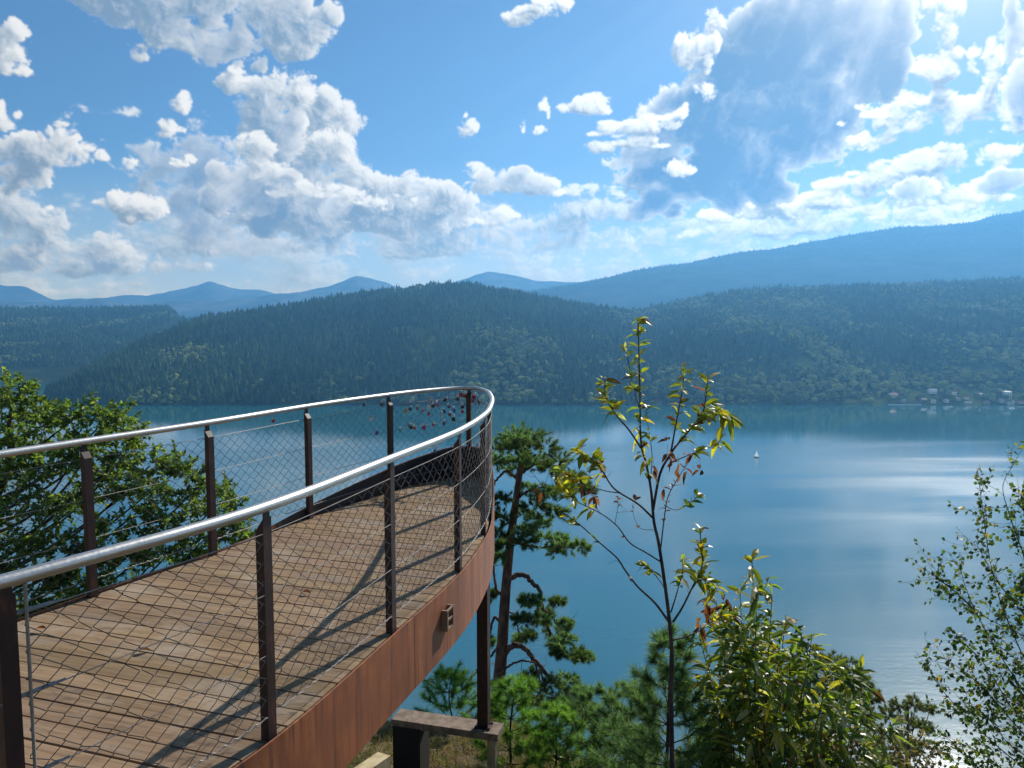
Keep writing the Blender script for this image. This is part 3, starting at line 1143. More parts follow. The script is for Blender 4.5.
# posts
POSTS = [(-3.95, 3.2), (-2.925, 5.21), (-2.465, 6.15), (-1.97, 7.31), (-1.37, 8.44), (-0.52, 9.28), (-0.215, 8.1), (-0.236, 6.75), (-0.388, 5.74), (-0.70, 4.58), (-1.09, 3.385), (-1.611, 2.385), (-2.4, 1.2)]
S_POST = sorted(nearest_s(*p) for p in POSTS)
for sp in S_POST:
    c = off_s(np.array([sp]), -0.024)[0]
    t = tan_s(np.array([sp]))[0]
    nrm = np.array((-t[1], t[0]))
    mb = MB()
    hw, ht = 0.022, 0.028
    # bar with a top cut to a slant, and a thin blade carrying the rail
    base = [c + a * nrm * hw + b * t * ht for a, b in ((-1, -1), (1, -1), (1, 1), (-1, 1))]
    z1 = np.array([RAILZ - 0.135, RAILZ - 0.075, RAILZ - 0.075, RAILZ - 0.135])
    mb.prism(base, DECK - 0.38, z1)
    blade = [c + a * nrm * 0.004 + nrm * 0.017 + b * t * 0.019 for a, b in ((-1, -1), (1, -1), (1, 1), (-1, 1))]
    mb.prism(blade, RAILZ - 0.12, RAILZ - 0.04)
    mb.build('railing_post', M_POST, plat)

# four tension cables and the diamond net between them
for h in (0.965, 0.685, 0.405, 0.115):
    ss = np.linspace(0.3, LEN - 0.3, 240)
    mb = MB()
    mb.tube(np.c_[off_s(ss, -0.004), np.full(len(ss), DECK + h)], 0.0022, 5)
    mb.build('cable', M_CABLE, plat)
S0, S1 = 0.4, nearest_s(-1.587, 2.43)
net = MB()
cw, ch = 0.057, 0.043
nlev = int((0.965 - 0.115) / ch)
ch = (0.965 - 0.115) / nlev
wires = int((S1 - S0) / cw)
pp = []
th = np.arange(3) * 2 * math.pi / 3
for k in range(wires + 1):
    lv = np.repeat(np.arange(nlev + 1), 2)
    dz = np.tile([-0.07, 0.07], nlev + 1) * ch
    ss = S0 + k * cw + cw * 0.47 * np.where((lv + k) % 2 == 0, 1, -1) + rng.normal(0, 0.0035, len(lv))
    hh = np.clip(0.115 + lv * ch + dz + rng.normal(0, 0.002, len(lv)), 0.115, 0.965)
    xy = off_s(np.clip(ss, 0.1, LEN), -0.004)
    net.tube(np.c_[xy, DECK + hh], 0.0019, 3, cap=False)
net.build('cable_net', M_WIRE, plat)
# lacing of the bottom edge, and the bright rod at the end of the net
lac = MB()
ss = np.arange(S0, S1, 0.031)
zz = DECK + 0.115 + np.where(np.arange(len(ss)) % 2, -0.006, 0.006)
lac.tube(np.c_[off_s(ss, -0.004), zz], 0.0022, 4)
lac.build('net_lacing', M_CABLE, plat)
rod = MB()
e = off_s(np.array([S1 - 0.02]), 0.0)[0]
rod.tube([(*e, DECK + 0.02), (*e, RAILZ - 0.05)], 0.0055, 8)
rod.build('net_rod', M_CABLE, plat)
for h in (0.965, 0.685, 0.405, 0.115):
    tb = MB()
    sb = np.array([S1 + 0.045, S1 + 0.02, S1 - 0.0, S1 - 0.10, S1 - 0.115, S1 - 0.14])
    tb.tube(np.c_[off_s(sb, -0.012), np.full(6, DECK + h)], [0.004, 0.004, 0.0075, 0.0075, 0.004, 0.004], 7)
    tb.build('turnbuckle', M_CABLE, plat)

# little ladder-shaped bracket welded to the skirt
sb = nearest_s(-0.50, 5.25)
br = MB()
for ds, o, z0, z1 in ((0.0, 0.045, -0.27, -0.12), (-0.115, 0.045, -0.27, -0.12)):
    c = off_s(np.array([sb + ds]), o)[0]
    t = tan_s(np.array([sb]))[0]
    R = np.array([[t[0], -t[1], 0], [t[1], t[0], 0], [0, 0, 1]])
    br.box((*c, DECK + (z0 + z1) / 2), (0.014, 0.045, z1 - z0), R)
for z in (-0.128, -0.195, -0.262):
    c = off_s(np.array([sb - 0.0575]), 0.058)[0]
    br.box((*c, DECK + z), (0.101, 0.012, 0.013), R)
br.build('welded_bracket', mat_plain('bracket_steel', (0.22, 0.15, 0.10), 0.6), plat)

# supports under the tip
BEAM_Z = CZ - 4.25
bl, brr = np.array((-1.25, 7.97)), np.array((-0.116, 7.66))
ax = (brr - bl) / np.linalg.norm(brr - bl)
R = np.array([[ax[0], -ax[1], 0], [ax[1], ax[0], 0], [0, 0, 1]])
mid = (bl + brr) / 2
b_ = MB()
b_.box((*mid, BEAM_Z - 0.032), (np.linalg.norm(brr - bl), 0.235, 0.074), R)
b_.build('cross_beam', M_PLANK, plat)
st = MB()
pc = np.array((-0.295, 7.72))
st.box((*pc, (BEAM_Z + DECK - 0.1) / 2), (0.115, 0.10, DECK - 0.1 - BEAM_Z), R)
st.build('support_post', M_POST, plat)
ft = MB()
ft.box((*pc, BEAM_Z + 0.008), (0.17, 0.15, 0.012), R)
for dx, dy in ((-.07, -.06), (.07, -.06), (-.07, .06), (.07, .06)):
    q = pc + ax * dx + np.array((-ax[1], ax[0])) * dy
    ft.tube([(*q, BEAM_Z + 0.012), (*q, BEAM_Z + 0.03)], 0.011, 6)
ft.build('foot_plate', M_POST, plat)
pr = MB()
c = bl + ax * 0.17
gz = float(ground_z(*c))
pr.box((*c, (BEAM_Z - 0.066 + gz - 0.4) / 2), (0.31, 0.26, BEAM_Z - 0.066 - gz + 0.4), R)
pr.build('pier', M_BLACK, plat)
ps = MB()
c = brr - ax * 0.09 + np.array((0.0, -0.02))
gz = float(ground_z(*c))
ps.box((*c, (BEAM_Z - 0.066 + gz - 0.4) / 2), (0.09, 0.09, BEAM_Z - 0.066 - gz + 0.4), R)
ps.build('support_stud', M_PALE, plat)
# sawn timber lying under the skirt
tm = thing('timber_block', P(366, 764, 7.2), 'short pale sawn timber lying in the grass under the rusty skirt', 'timber')
t_ = MB()
a_, b2 = P(384, 754, 7.3), P(300, 810, 6.2)
dv = (b2 - a_) / np.linalg.norm(b2 - a_)
yv = np.cross((0, 0, 1.0), dv)
yv /= np.linalg.norm(yv)
R2 = np.stack([dv, yv, np.cross(dv, yv)], 1)
t_.box((a_ + b2) / 2 - np.array((0, 0, 0.06)), (np.linalg.norm(b2 - a_), 0.15, 0.12), R2)
t_.build('beam', M_PALE, tm)


# ------------------------------------------------------------------ plants
def nrm(a):
    a = np.asarray(a, float)
    return a / (np.linalg.norm(a, axis=-1, keepdims=True) + 1e-12)


M_LEAF = mat_leaf('broad_leaf', 0.45, 0.58, (1.2, 1.2, 0.55, 1), 0.4, 1.05, 1.65)
M_GLOSSY = mat_leaf('glossy_leaf', 0.37, 0.58, (1.3, 1.25, 0.45, 1), 0.45, 0.98, 1.5)
M_NEEDLE = mat_leaf('pine_needles', 0.5, 0.58, (1.35, 1.45, 0.65, 1), 0.35, 1.0, 1.6)
M_BARK = mat_bark('grey_brown_bark', (0.035, 0.027, 0.022), (0.11, 0.088, 0.07), 22)
M_PINEBARK = mat_bark('pine_bark', (0.045, 0.026, 0.02), (0.17, 0.10, 0.07), 12)
M_TWIG = mat_bark('smooth_dark_bark', (0.022, 0.016, 0.014), (0.07, 0.05, 0.042), 30)


def lance_leaves(mb, base, d, L, W, col, droop=0.35, fold=0.18):
    """long toothed leaves, folded along the midrib and bending down"""
    n = len(base)
    d = nrm(d)
    up = nrm(np.array((0, 0, 1.0)) + rng.normal(0, 0.45, (n, 3)))
    side = nrm(np.cross(d, up))
    nor = np.cross(side, d)
    L, W = np.broadcast_to(L, n)[:, None], np.broadcast_to(W, n)[:, None]
    dr = (droop * rng.uniform(0.3, 1.6, n))[:, None]

    def pt(t, w):
        c = base + d * L * t - np.array((0, 0, 1.0)) * dr * L * t * t
        return c + side * w * W * 0.5 + nor * abs(w) * W * fold
    rows = [pt(0, 0), pt(.22, -.72), pt(.22, 0), pt(.22, .72), pt(.55, -1), pt(.55, 0), pt(.55, 1), pt(.82, -.55), pt(.82, 0), pt(.82, .55), pt(1, 0)]
    V = np.stack(rows, 1)
    o = (np.arange(n) * 11)[:, None]
    tr = np.concatenate([o + np.array(x) for x in ((0, 2, 1), (0, 3, 2), (7, 8, 10), (8, 9, 10))], 0)
    qd = np.concatenate([o + np.array(x) for x in ((1, 2, 5, 4), (2, 3, 6, 5), (4, 5, 8, 7), (5, 6, 9, 8))], 0)
    mb.add(V.reshape(-1, 3), tris=tr, quads=qd, col=np.repeat(col, 11, axis=0))


def oval_leaves(mb, base, d, L, W, col, flat=0.5, fold=0.12):
    n = len(base)
    d = nrm(d)
    up = nrm(np.array((0, 0, 1.0)) + rng.normal(0, flat, (n, 3)))
    side = nrm(np.cross(d, up))
    nor = np.cross(side, d)
    L, W = np.broadcast_to(L, n)[:, None], np.broadcast_to(W, n)[:, None]
    V = np.stack([base, base + d * L * .45 - side * W * .5 + nor * W * fold, base + d * L * .5, base + d * L * .45 + side * W * .5 + nor * W * fold, base + d * L - nor * L * .08], 1)
    o = (np.arange(n) * 5)[:, None]
    tr = np.concatenate([o + np.array(x) for x in ((0, 2, 1), (0, 3, 2), (1, 2, 4), (2, 3, 4))], 0)
    mb.add(V.reshape(-1, 3), tris=tr, col=np.repeat(col, 5, axis=0))


def needles(mb, base, d, L, W, col):
    n = len(base)
    d = nrm(d)
    side = nrm(np.cross(d, rng.normal(0, 1, (n, 3))))
    L, W = np.broadcast_to(L, n)[:, None], np.broadcast_to(W, n)[:, None]
    V = np.stack([base - side * W * .5, base + side * W * .5, base + d * L - np.array((0, 0, 1.0)) * L * 0.06], 1)
    mb.add(V.reshape(-1, 3), tris=np.arange(3 * n).reshape(-1, 3), col=np.repeat(col, 3, axis=0))


def pick_cols(n, palette, weights, jit=0.18):
    p = np.array(palette, float)
    w = np.array(weights, float)
    k = rng.choice(len(p), n, p=w / w.sum())
    return p[k] * rng.lognormal(0, jit, (n, 1)) * (1 + rng.normal(0, 0.05, (n, 3)))


def path_px(pts, Y, dY=None, n=6):
    """a limb through picture points; depth Y plus a drift"""
    out = []
    for i, q in enumerate(pts):
        y = Y + (q[2] if len(q) > 2 else (dY[i] if dY is not None else 0))
        out.append(P(q[0], q[1], y))
    return catmull(out, n) if len(out) > 2 else np.linspace(out[0], out[1], n + 1)


def limb(mb, path, r0, r1, sides=6, col=None):
    t = np.linspace(0, 1, len(path))
    mb.tube(path, r0 + (r1 - r0) * t ** 0.8, sides, col)
    return path


def along(path, m, lo=0.0, hi=1.0):
    """m random points on a path with its direction"""
    seg = np.linalg.norm(np.diff(path, axis=0), axis=1)
    S = np.r_[0, np.cumsum(seg)]
    s = rng.uniform(lo, hi, m) * S[-1]
    p = np.stack([np.interp(s, S, path[:, k]) for k in range(3)], -1)
    i = np.clip(np.searchsorted(S, s) - 1, 0, len(path) - 2)
    return p, nrm(path[i + 1] - path[i])


def wob(a, b, amp, n=6):
    """a slightly crooked line from a to b that sags upward at the end"""
    t = np.linspace(0, 1, n)[:, None]
    L = np.linalg.norm(b - a)
    off = rng.normal(0, amp * L, (n, 3)) * np.sin(t * math.pi)
    return a + (b - a) * t + off


# ---- leafy tree beyond the left railing
def leafy_tree():
    base = np.array((-6.6, 9.0, 0))
    base[2] = float(ground_z(base[0], base[1])) - 0.1
    root = thing('leafy_tree', base, 'large green broadleaf tree growing up beyond the far railing at the platform edge', 'tree')
    wood, lf = MB(), MB()
    trunk = catmull([base, P(-40, 620, 9.0), P(-15, 520, 9.1), P(10, 460, 9.2), P(8, 415, 9.3)], 8)
    limb(wood, trunk, 0.17, 0.02, 9)
    clusters = [(10, 392, 26, 9.3), (50, 408, 18, 9.6), (78, 402, 20, 9.2), (108, 405, 22, 9.4), (122, 408, 14, 9.9), (128, 432, 15, 9.7), (20, 425, 30, 9.0), (60, 435, 26, 9.5), (95, 428, 26, 9.0), (75, 455, 26, 8.7),
                (30, 465, 30, 8.6), (5, 500, 34, 8.4), (112, 462, 18, 9.6), (150, 462, 20, 9.3), (178, 466, 20, 9.6), (200, 482, 22, 9.4), (160, 490, 24, 9.0), (128, 490, 22, 9.3), (226, 492, 18, 9.8), (232, 515, 18, 9.6), (190, 510, 24, 9.0), (205, 535, 22, 9.3),
                (150, 520, 24, 8.8), (110, 525, 24, 8.6), (60, 500, 26, 8.5), (30, 540, 28, 8.3), (75, 545, 26, 8.4), (125, 555, 24, 8.6), (165, 545, 22, 9.0), (40, 580, 30, 8.2), (5, 570, 30, 8.2), (85, 580, 26, 8.5), (20, 615, 30, 8.1), (65, 605, 24, 8.4), (-30, 430, 40, 9.2), (-40, 500, 40, 8.8), (-50, 580, 40, 8.6), (-25, 640, 40, 8.3),
                (240, 535, 16, 9.6), (188, 560, 16, 9.2), (210, 552, 14, 9.4), (140, 590, 20, 9.0), (45, 640, 26, 8.4), (110, 470, 16, 9.9), (82, 488, 18, 9.5), (40, 395, 14, 9.8), (15, 378, 14, 9.6)]
    for (px, py, r, Y) in clusters:
        py = py + (14 if py < 440 else 4)
        c = P(px, py, Y)
        R = r * Y / F
        # limb from the trunk
        hz_ = np.hypot(trunk[:, 0] - c[0], trunk[:, 1] - c[1])
        tgt = c[2] - 0.75 * hz_.min() - 0.2
        j = int(np.argmin(np.abs(trunk[:, 2] - tgt)))
        st_ = trunk[j]
        mid = (st_ * 0.45 + c * 0.55) + np.array((0, 0, -0.10 * np.linalg.norm(c - st_)))
        pth = catmull([st_, mid + rng.normal(0, 0.08, 3), c], 6)
        limb(wood, pth, 0.035 * (0.5 + R), 0.008, 5)
        m = 15 + int(r * 0.45)
        for _ in range(m):
            th_, ph_ = rng.uniform(0, 2 * math.pi), rng.normal(0.15, 0.45)
            d = np.array((math.cos(th_) * math.cos(ph_), math.sin(th_) * math.cos(ph_), math.sin(ph_)))
            L = R * rng.uniform(0.55, 1.35)
            a = c + d * R * rng.uniform(0, 0.25) + rng.normal(0, 0.06, 3)
            tw = wob(a, a + d * L, 0.06, 5)
            limb(wood, tw, 0.005, 0.002, 3)
            k = int(17 + 40 * L)
            p, td = along(tw, k, 0.15, 1.0)
            dd = nrm(td * 0.5 + rng.normal(0, 0.75, (k, 3)) + np.array((0, 0, 0.05)))
            f = rng.uniform(0.75, 1.3)
            col = pick_cols(k, [(0.08, 0.14, 0.034), (0.135, 0.20, 0.046), (0.055, 0.105, 0.03), (0.20, 0.24, 0.05)], [5, 5, 2, 1.6]) * f
            sz = rng.uniform(0.04, 0.08, k)
            oval_leaves(lf, p, dd, sz, sz * rng.uniform(0.5, 0.68, k), col, 0.55)
    wood.build('trunk', M_BARK, root, smooth=True)
    lf.build('crown', M_LEAF, root)


leafy_tree()


# ---- pines
def tuft(lf, wood, c, d, L, ln, wd, pal, dens):
    """one shoot clothed in needles"""
    tw = wob(c, c + d * L, 0.05, 4)
    if wood is not None:
        limb(wood, tw, 0.006 * L / 0.2, 0.002, 3)
    k = int(dens)
    p, td = along(tw, k, 0.1, 1.0)
    dd = nrm(td * rng.uniform(0.5, 1.4, (k, 1)) + nrm(rng.normal(0, 1, (k, 3))) * 0.95)
    needles(lf, p, dd, ln * rng.uniform(0.7, 1.2, k), wd, pick_cols(k, *pal, 0.22) * rng.uniform(0.8, 1.25))


PINE_DARK = ([(0.034, 0.064, 0.024), (0.06, 0.098, 0.032), (0.09, 0.125, 0.038)], [4, 4, 1.5])
PINE_BLUE = ([(0.055, 0.11, 0.058), (0.095, 0.165, 0.075), (0.15, 0.21, 0.085)], [4, 4, 2])
PINE_BRIGHT = ([(0.09, 0.18, 0.034), (0.16, 0.26, 0.048), (0.065, 0.14, 0.03)], [4, 3, 3])
PINE_OLIVE = ([(0.055, 0.07, 0.022), (0.085, 0.10, 0.03), (0.12, 0.12, 0.045)], [4, 4, 2])


def clump(lf, wood, c, R, shoots, pal, ln, wd, dens, flat=0.6):
    for _ in range(shoots):
        d = nrm(rng.normal(0, 1, 3) * np.array((1, 1, 0.55)) + np.array((0, 0, 0.28)))
        a = c + d * R * np.array((1, 1, flat)) * rng.uniform(0.05, 0.72)
        tuft(lf, wood, a, d, R * rng.uniform(0.28, 0.45), ln, wd, pal, dens)


def scots_pine():
    Y = 13.0
    b = P(484, 800, Y)
    b[2] = float(ground_z(b[0], b[1])) - 0.2
    root = thing('pine_tree', b, 'tall old pine with a crooked bare trunk and hooked limbs past the platform tip', 'pine tree')
    wood, lf = MB(), MB()
    tr = catmull([b, P(494, 720, Y), P(501, 660, Y), P(505, 600, Y), P(510, 545, Y), P(516, 500, Y), P(521, 465, Y), P(525, 447, Y)], 8)
    limb(wood, tr, 0.15, 0.035, 10)
    lim = [([(506, 582), (514, 576), (524, 575), (533, 583), (540, 590), (541, 600), (545, 618), (552, 640), (555, 655)], 0.055, 0.4), ([(503, 657), (508, 649), (516, 645), (526, 649), (534, 660), (542, 668), (550, 679), (562, 688), (572, 702), (577, 716)], 0.06, -0.5),
           ([(489, 684), (500, 674), (510, 665), (522, 661), (534, 662), (541, 670), (545, 690)], 0.026, -0.8), ([(505, 595), (496, 590), (494, 575), (491, 555)], 0.04, 0.3), ([(503, 625), (494, 618), (490, 635), (488, 665), (484, 690)], 0.03, 0.2),
           ([(516, 478), (507, 471), (498, 478), (493, 487), (491, 503)], 0.03, 0.2), ([(516, 500), (527, 492), (542, 488), (556, 492)], 0.03, -0.3), ([(511, 540), (522, 545), (540, 547), (560, 546)], 0.03, 0.4), ([(519, 475), (532, 466), (548, 464), (562, 470)], 0.03, 0.5),
           ([(513, 520), (505, 525), (498, 530)], 0.025, 0.3), ([(504, 610), (514, 615), (518, 630), (519, 645)], 0.02, 0.4), ([(503, 640), (492, 655), (481, 664), (462, 690)], 0.028, 0.5), ([(541, 600), (536, 612), (533, 625)], 0.02, 0.4), ([(545, 610), (556, 622), (570, 640)], 0.022, 0.4), ([(534, 660), (540, 680), (541, 700)], 0.022, -0.5)]
    for pts, r, dy in lim:
        path = path_px(pts, Y, [dy * i / len(pts) for i in range(len(pts))], 6)
        path = path + np.c_[rng.normal(0, 0.008, (len(path), 2)), rng.normal(0, 0.008, len(path))]
        limb(wood, path, r, r * 0.4, 7)
        for _ in range(5):
            p, td = along(path, 1, 0.45, 1)
            limb(wood, wob(p[0], p[0] + nrm(rng.normal(0, 1, 3) + np.array((0, 0, -0.4))) * rng.uniform(0.15, 0.5), 0.1, 5), 0.008, 0.002, 3)
    cl = [(518, 450, 14), (527, 446, 14), (514, 470, 11), (520, 460, 12), (522, 440, 13), (500, 448, 15), (512, 438, 16), (528, 437, 18), (545, 447, 16), (560, 462, 15), (548, 470, 14), (500, 462, 10), (530, 458, 14), (575, 478, 11), (560, 488, 13), (545, 492, 12), (584, 492, 8), (527, 490, 9), (500, 500, 12), (496, 518, 11), (535, 505, 15), (552, 510, 14), (522, 518, 14), (540, 525, 12), (500, 535, 10), (530, 540, 12),
          (548, 542, 13), (565, 545, 13), (578, 545, 9), (555, 553, 9), (497, 555, 8), (526, 530, 10), (505, 548, 8),
          (528, 603, 9), (536, 600, 7), (558, 603, 8), (540, 622, 12), (556, 630, 13), (567, 642, 12), (580, 652, 10), (572, 660, 10), (555, 645, 10), (587, 660, 6), (548, 612, 8), (524, 620, 8), (520, 640, 7), (566, 622, 7), (530, 633, 8), (560, 655, 8),
          (525, 680, 11), (535, 695, 12), (552, 690, 13), (565, 684, 11), (578, 695, 12), (586, 708, 9), (560, 705, 13), (545, 712, 12), (572, 715, 12), (525, 705, 11), (590, 722, 9), (488, 600, 6), (487, 640, 6)]
    for px, py, r in cl:
        y = Y + rng.uniform(-0.7, 0.7)
        clump(lf, wood, P(px + rng.normal(0, 3), py + rng.normal(0, 2), y), 1.28 * r * y / F, 34, PINE_DARK if rng.random() < 0.6 else PINE_BLUE, 0.085, 0.0085, 70)
    wood.build('trunk', M_PINEBARK, root, smooth=True)
    lf.build('crown', M_NEEDLE, root)


scots_pine()


def far_pine(name, label, bx, Y, trunk_top, cl, pal):
    b = P(bx, 768, Y)
    b[2] = float(ground_z(b[0], b[1])) - 0.3
    root = thing(name, b, label, 'pine tree')
    wood, lf = MB(), MB()
    top = P(*trunk_top, Y)
    tr = catmull([b, b * 0.5 + top * 0.5 + np.array((0.2, 0, 0)), top], 8)
    limb(wood, tr, 0.16, 0.03, 8)
    for px, py, r in cl:
        y = Y + rng.uniform(-1.2, 1.2)
        c = P(px, py, y)
        limb(wood, catmull([tr[np.argmin(np.abs(tr[:, 2] - c[2] + 0.5))], c * 0.6 + tr[-4] * 0.4 + np.array((0, 0, -0.3)), c], 5), 0.04, 0.01, 4)
        clump(lf, wood, c, r * y / F, 34, pal, 0.13, 0.016, 60)
    wood.build('trunk', M_PINEBARK, root, smooth=True)
    lf.build('crown', M_NEEDLE, root)


far_pine('pine_tree', 'dark olive pine crown rising behind the yellow-green chestnut shrub', 838, 20, (835, 668),
         [(800, 672, 16), (815, 664, 15), (832, 662, 16), (848, 668, 15), (860, 684, 14), (872, 700, 14), (825, 685, 18), (805, 695, 18), (845, 695, 18), (862, 715, 16), (830, 715, 18), (810, 725, 18), (785, 690, 16), (850, 735, 18), (828, 745, 18), (870, 740, 14)], PINE_OLIVE)
far_pine('pine_tree', 'small flat-topped pine standing between the chestnut shrub and the birch', 905, 25, (908, 708),
         [(900, 707, 12), (915, 704, 12), (930, 709, 9), (888, 714, 13), (908, 722, 14), (922, 728, 12), (890, 735, 15), (905, 745, 15), (925, 748, 13), (880, 755, 15), (900, 765, 15), (875, 728, 10)], PINE_OLIVE)


def young_pine(label, px, py, Y, pal, spread=0.55, ln=0.085, wd=0.0046, step=0.17, dens=150):
    top = P(px, py, Y)
    b = top.copy()
    b[2] = float(ground_z(b[0], b[1])) - 0.05
    b[0] += rng.normal(0, 0.05)
    root = thing('young_pine', b, label, 'young pine', 'young pines on the bank below the platform')
    wood, lf = MB(), MB()
    H = top[2] - b[2]
    stem = catmull([b, (b + top) / 2 + np.array((rng.normal(0, .03), rng.normal(0, .03), 0)), top], 6)
    limb(wood, stem, 0.012 + 0.008 * H, 0.004, 6)
    tuft(lf, None, top - np.array((0, 0, 0.2)), np.array((0, 0, 1.0)), 0.2, ln, wd, pal, dens)
    h = 0.10
    while h < H * 0.92 and h < 2.2:
        f = h / max(H, 1.2)
        m = 6
        a0 = rng.uniform(0, 6.28)
        for i in range(m):
            a = a0 + i * 6.283 / m + rng.normal(0, 0.2)
            L = spread * (0.25 + 0.95 * min(f * 1.6, 1.0)) * rng.uniform(0.75, 1.2)
            s0 = top - np.array((0, 0, h)) + np.array((stem[-1][0] - top[0], 0, 0))
            j = np.argmin(np.abs(stem[:, 2] - s0[2]))
            s0[:2] = stem[j][:2]
            e = s0 + np.array((math.cos(a) * L, math.sin(a) * L, L * rng.uniform(0.35, 0.75)))
            md = (s0 + e) / 2 - np.array((0, 0, 0.10 * L))
            pth = catmull([s0, md, e], 4)
            limb(wood, pth, 0.006, 0.002, 4)
            k = int(dens * L * 4.2)
            p, td = along(pth, k, 0.25, 1.0)
            needles(lf, p, nrm(td * rng.uniform(0.5, 1.5, (k, 1)) + nrm(rng.normal(0, 1, (k, 3))) * 0.9), ln * rng.uniform(0.7, 1.2, k), wd, pick_cols(k, *pal, 0.2) * rng.uniform(0.85, 1.2))
            for _ in range(3):
                p, td = along(pth, 1, 0.4, 0.95)
                d = nrm(td[0] + rng.normal(0, 0.55, 3) + np.array((0, 0, 0.2)))
                tuft(lf, wood, p[0], d, L * rng.uniform(0.22, 0.4), ln, wd, pal, dens * 0.55)
        h += step * rng.uniform(0.85, 1.2)
    wood.build('trunk', M_TWIG, root, smooth=True)
    lf.build('crown', M_NEEDLE, root)


young_pine('bright green young pine just right of the steel support post', 516, 684, 8.3, PINE_BRIGHT, 0.42, 0.10, 0.0045)
young_pine('bright green young pine seen between the rusty skirt and the support post', 452, 672, 10.0, PINE_BRIGHT, 0.55, 0.10, 0.005)
young_pine('mid green young pine under the hooked limbs of the old pine', 556, 706, 8.0, PINE_BRIGHT, 0.36, 0.09, 0.0045)
young_pine('slim young pine with a lone upright leader beside the old pine foliage', 584, 690, 8.4, PINE_BLUE, 0.34, 0.085, 0.0045)
young_pine('small young pine with sparse blue-green leader against the water', 610, 688, 7.4, PINE_BLUE, 0.34, 0.085, 0.004)
young_pine('young pine with a brown cone-like tip against the water left of the sapling', 634, 683, 6.6, PINE_BLUE, 0.32, 0.08, 0.0038)
young_pine('dense blue-green young pine wrapped round the foot of the bare sapling', 671, 634, 5.1, PINE_BLUE, 0.36, 0.085, 0.0032, 0.13, 190)
young_pine('low olive young pine at the foot of the chestnut shrub', 715, 728, 5.4, PINE_OLIVE, 0.34, 0.08, 0.0034, 0.16)

# ---- sweet chestnuts
CH_YELLOW = ([(0.17, 0.22, 0.03), (0.34, 0.32, 0.035), (0.12, 0.17, 0.03), (0.34, 0.26, 0.03), (0.15, 0.05, 0.025), (0.36, 0.36, 0.22)], [6, 4.5, 3, .5, .45, 1.3])
CH_GREEN = ([(0.085, 0.14, 0.030), (0.15, 0.21, 0.04), (0.055, 0.10, 0.025), (0.27, 0.28, 0.05), (0.18, 0.09, 0.04), (0.36, 0.38, 0.22)], [5, 6, 2.5, 2.5, 0.4, 1.2])
CH_BROWN = ([(0.12, 0.04, 0.025), (0.16, 0.07, 0.035), (0.08, 0.03, 0.02)], [3, 2, 2])


def rosette(lf, pth, m, L, W, pal, lo=0.3, droop=0.4, spread=0.8):
    """leaves set alternately round the end of a shoot"""
    p, td = along(pth, m, lo, 1.0)
    dd = nrm(td * 0.55 + nrm(rng.normal(0, 1, (m, 3)) * np.array((1, 1, 0.55))) * spread)
    lance_leaves(lf, p, dd, L * rng.uniform(0.55, 1.15, m), W * rng.uniform(0.75, 1.15, m), pick_cols(m, *pal), droop)


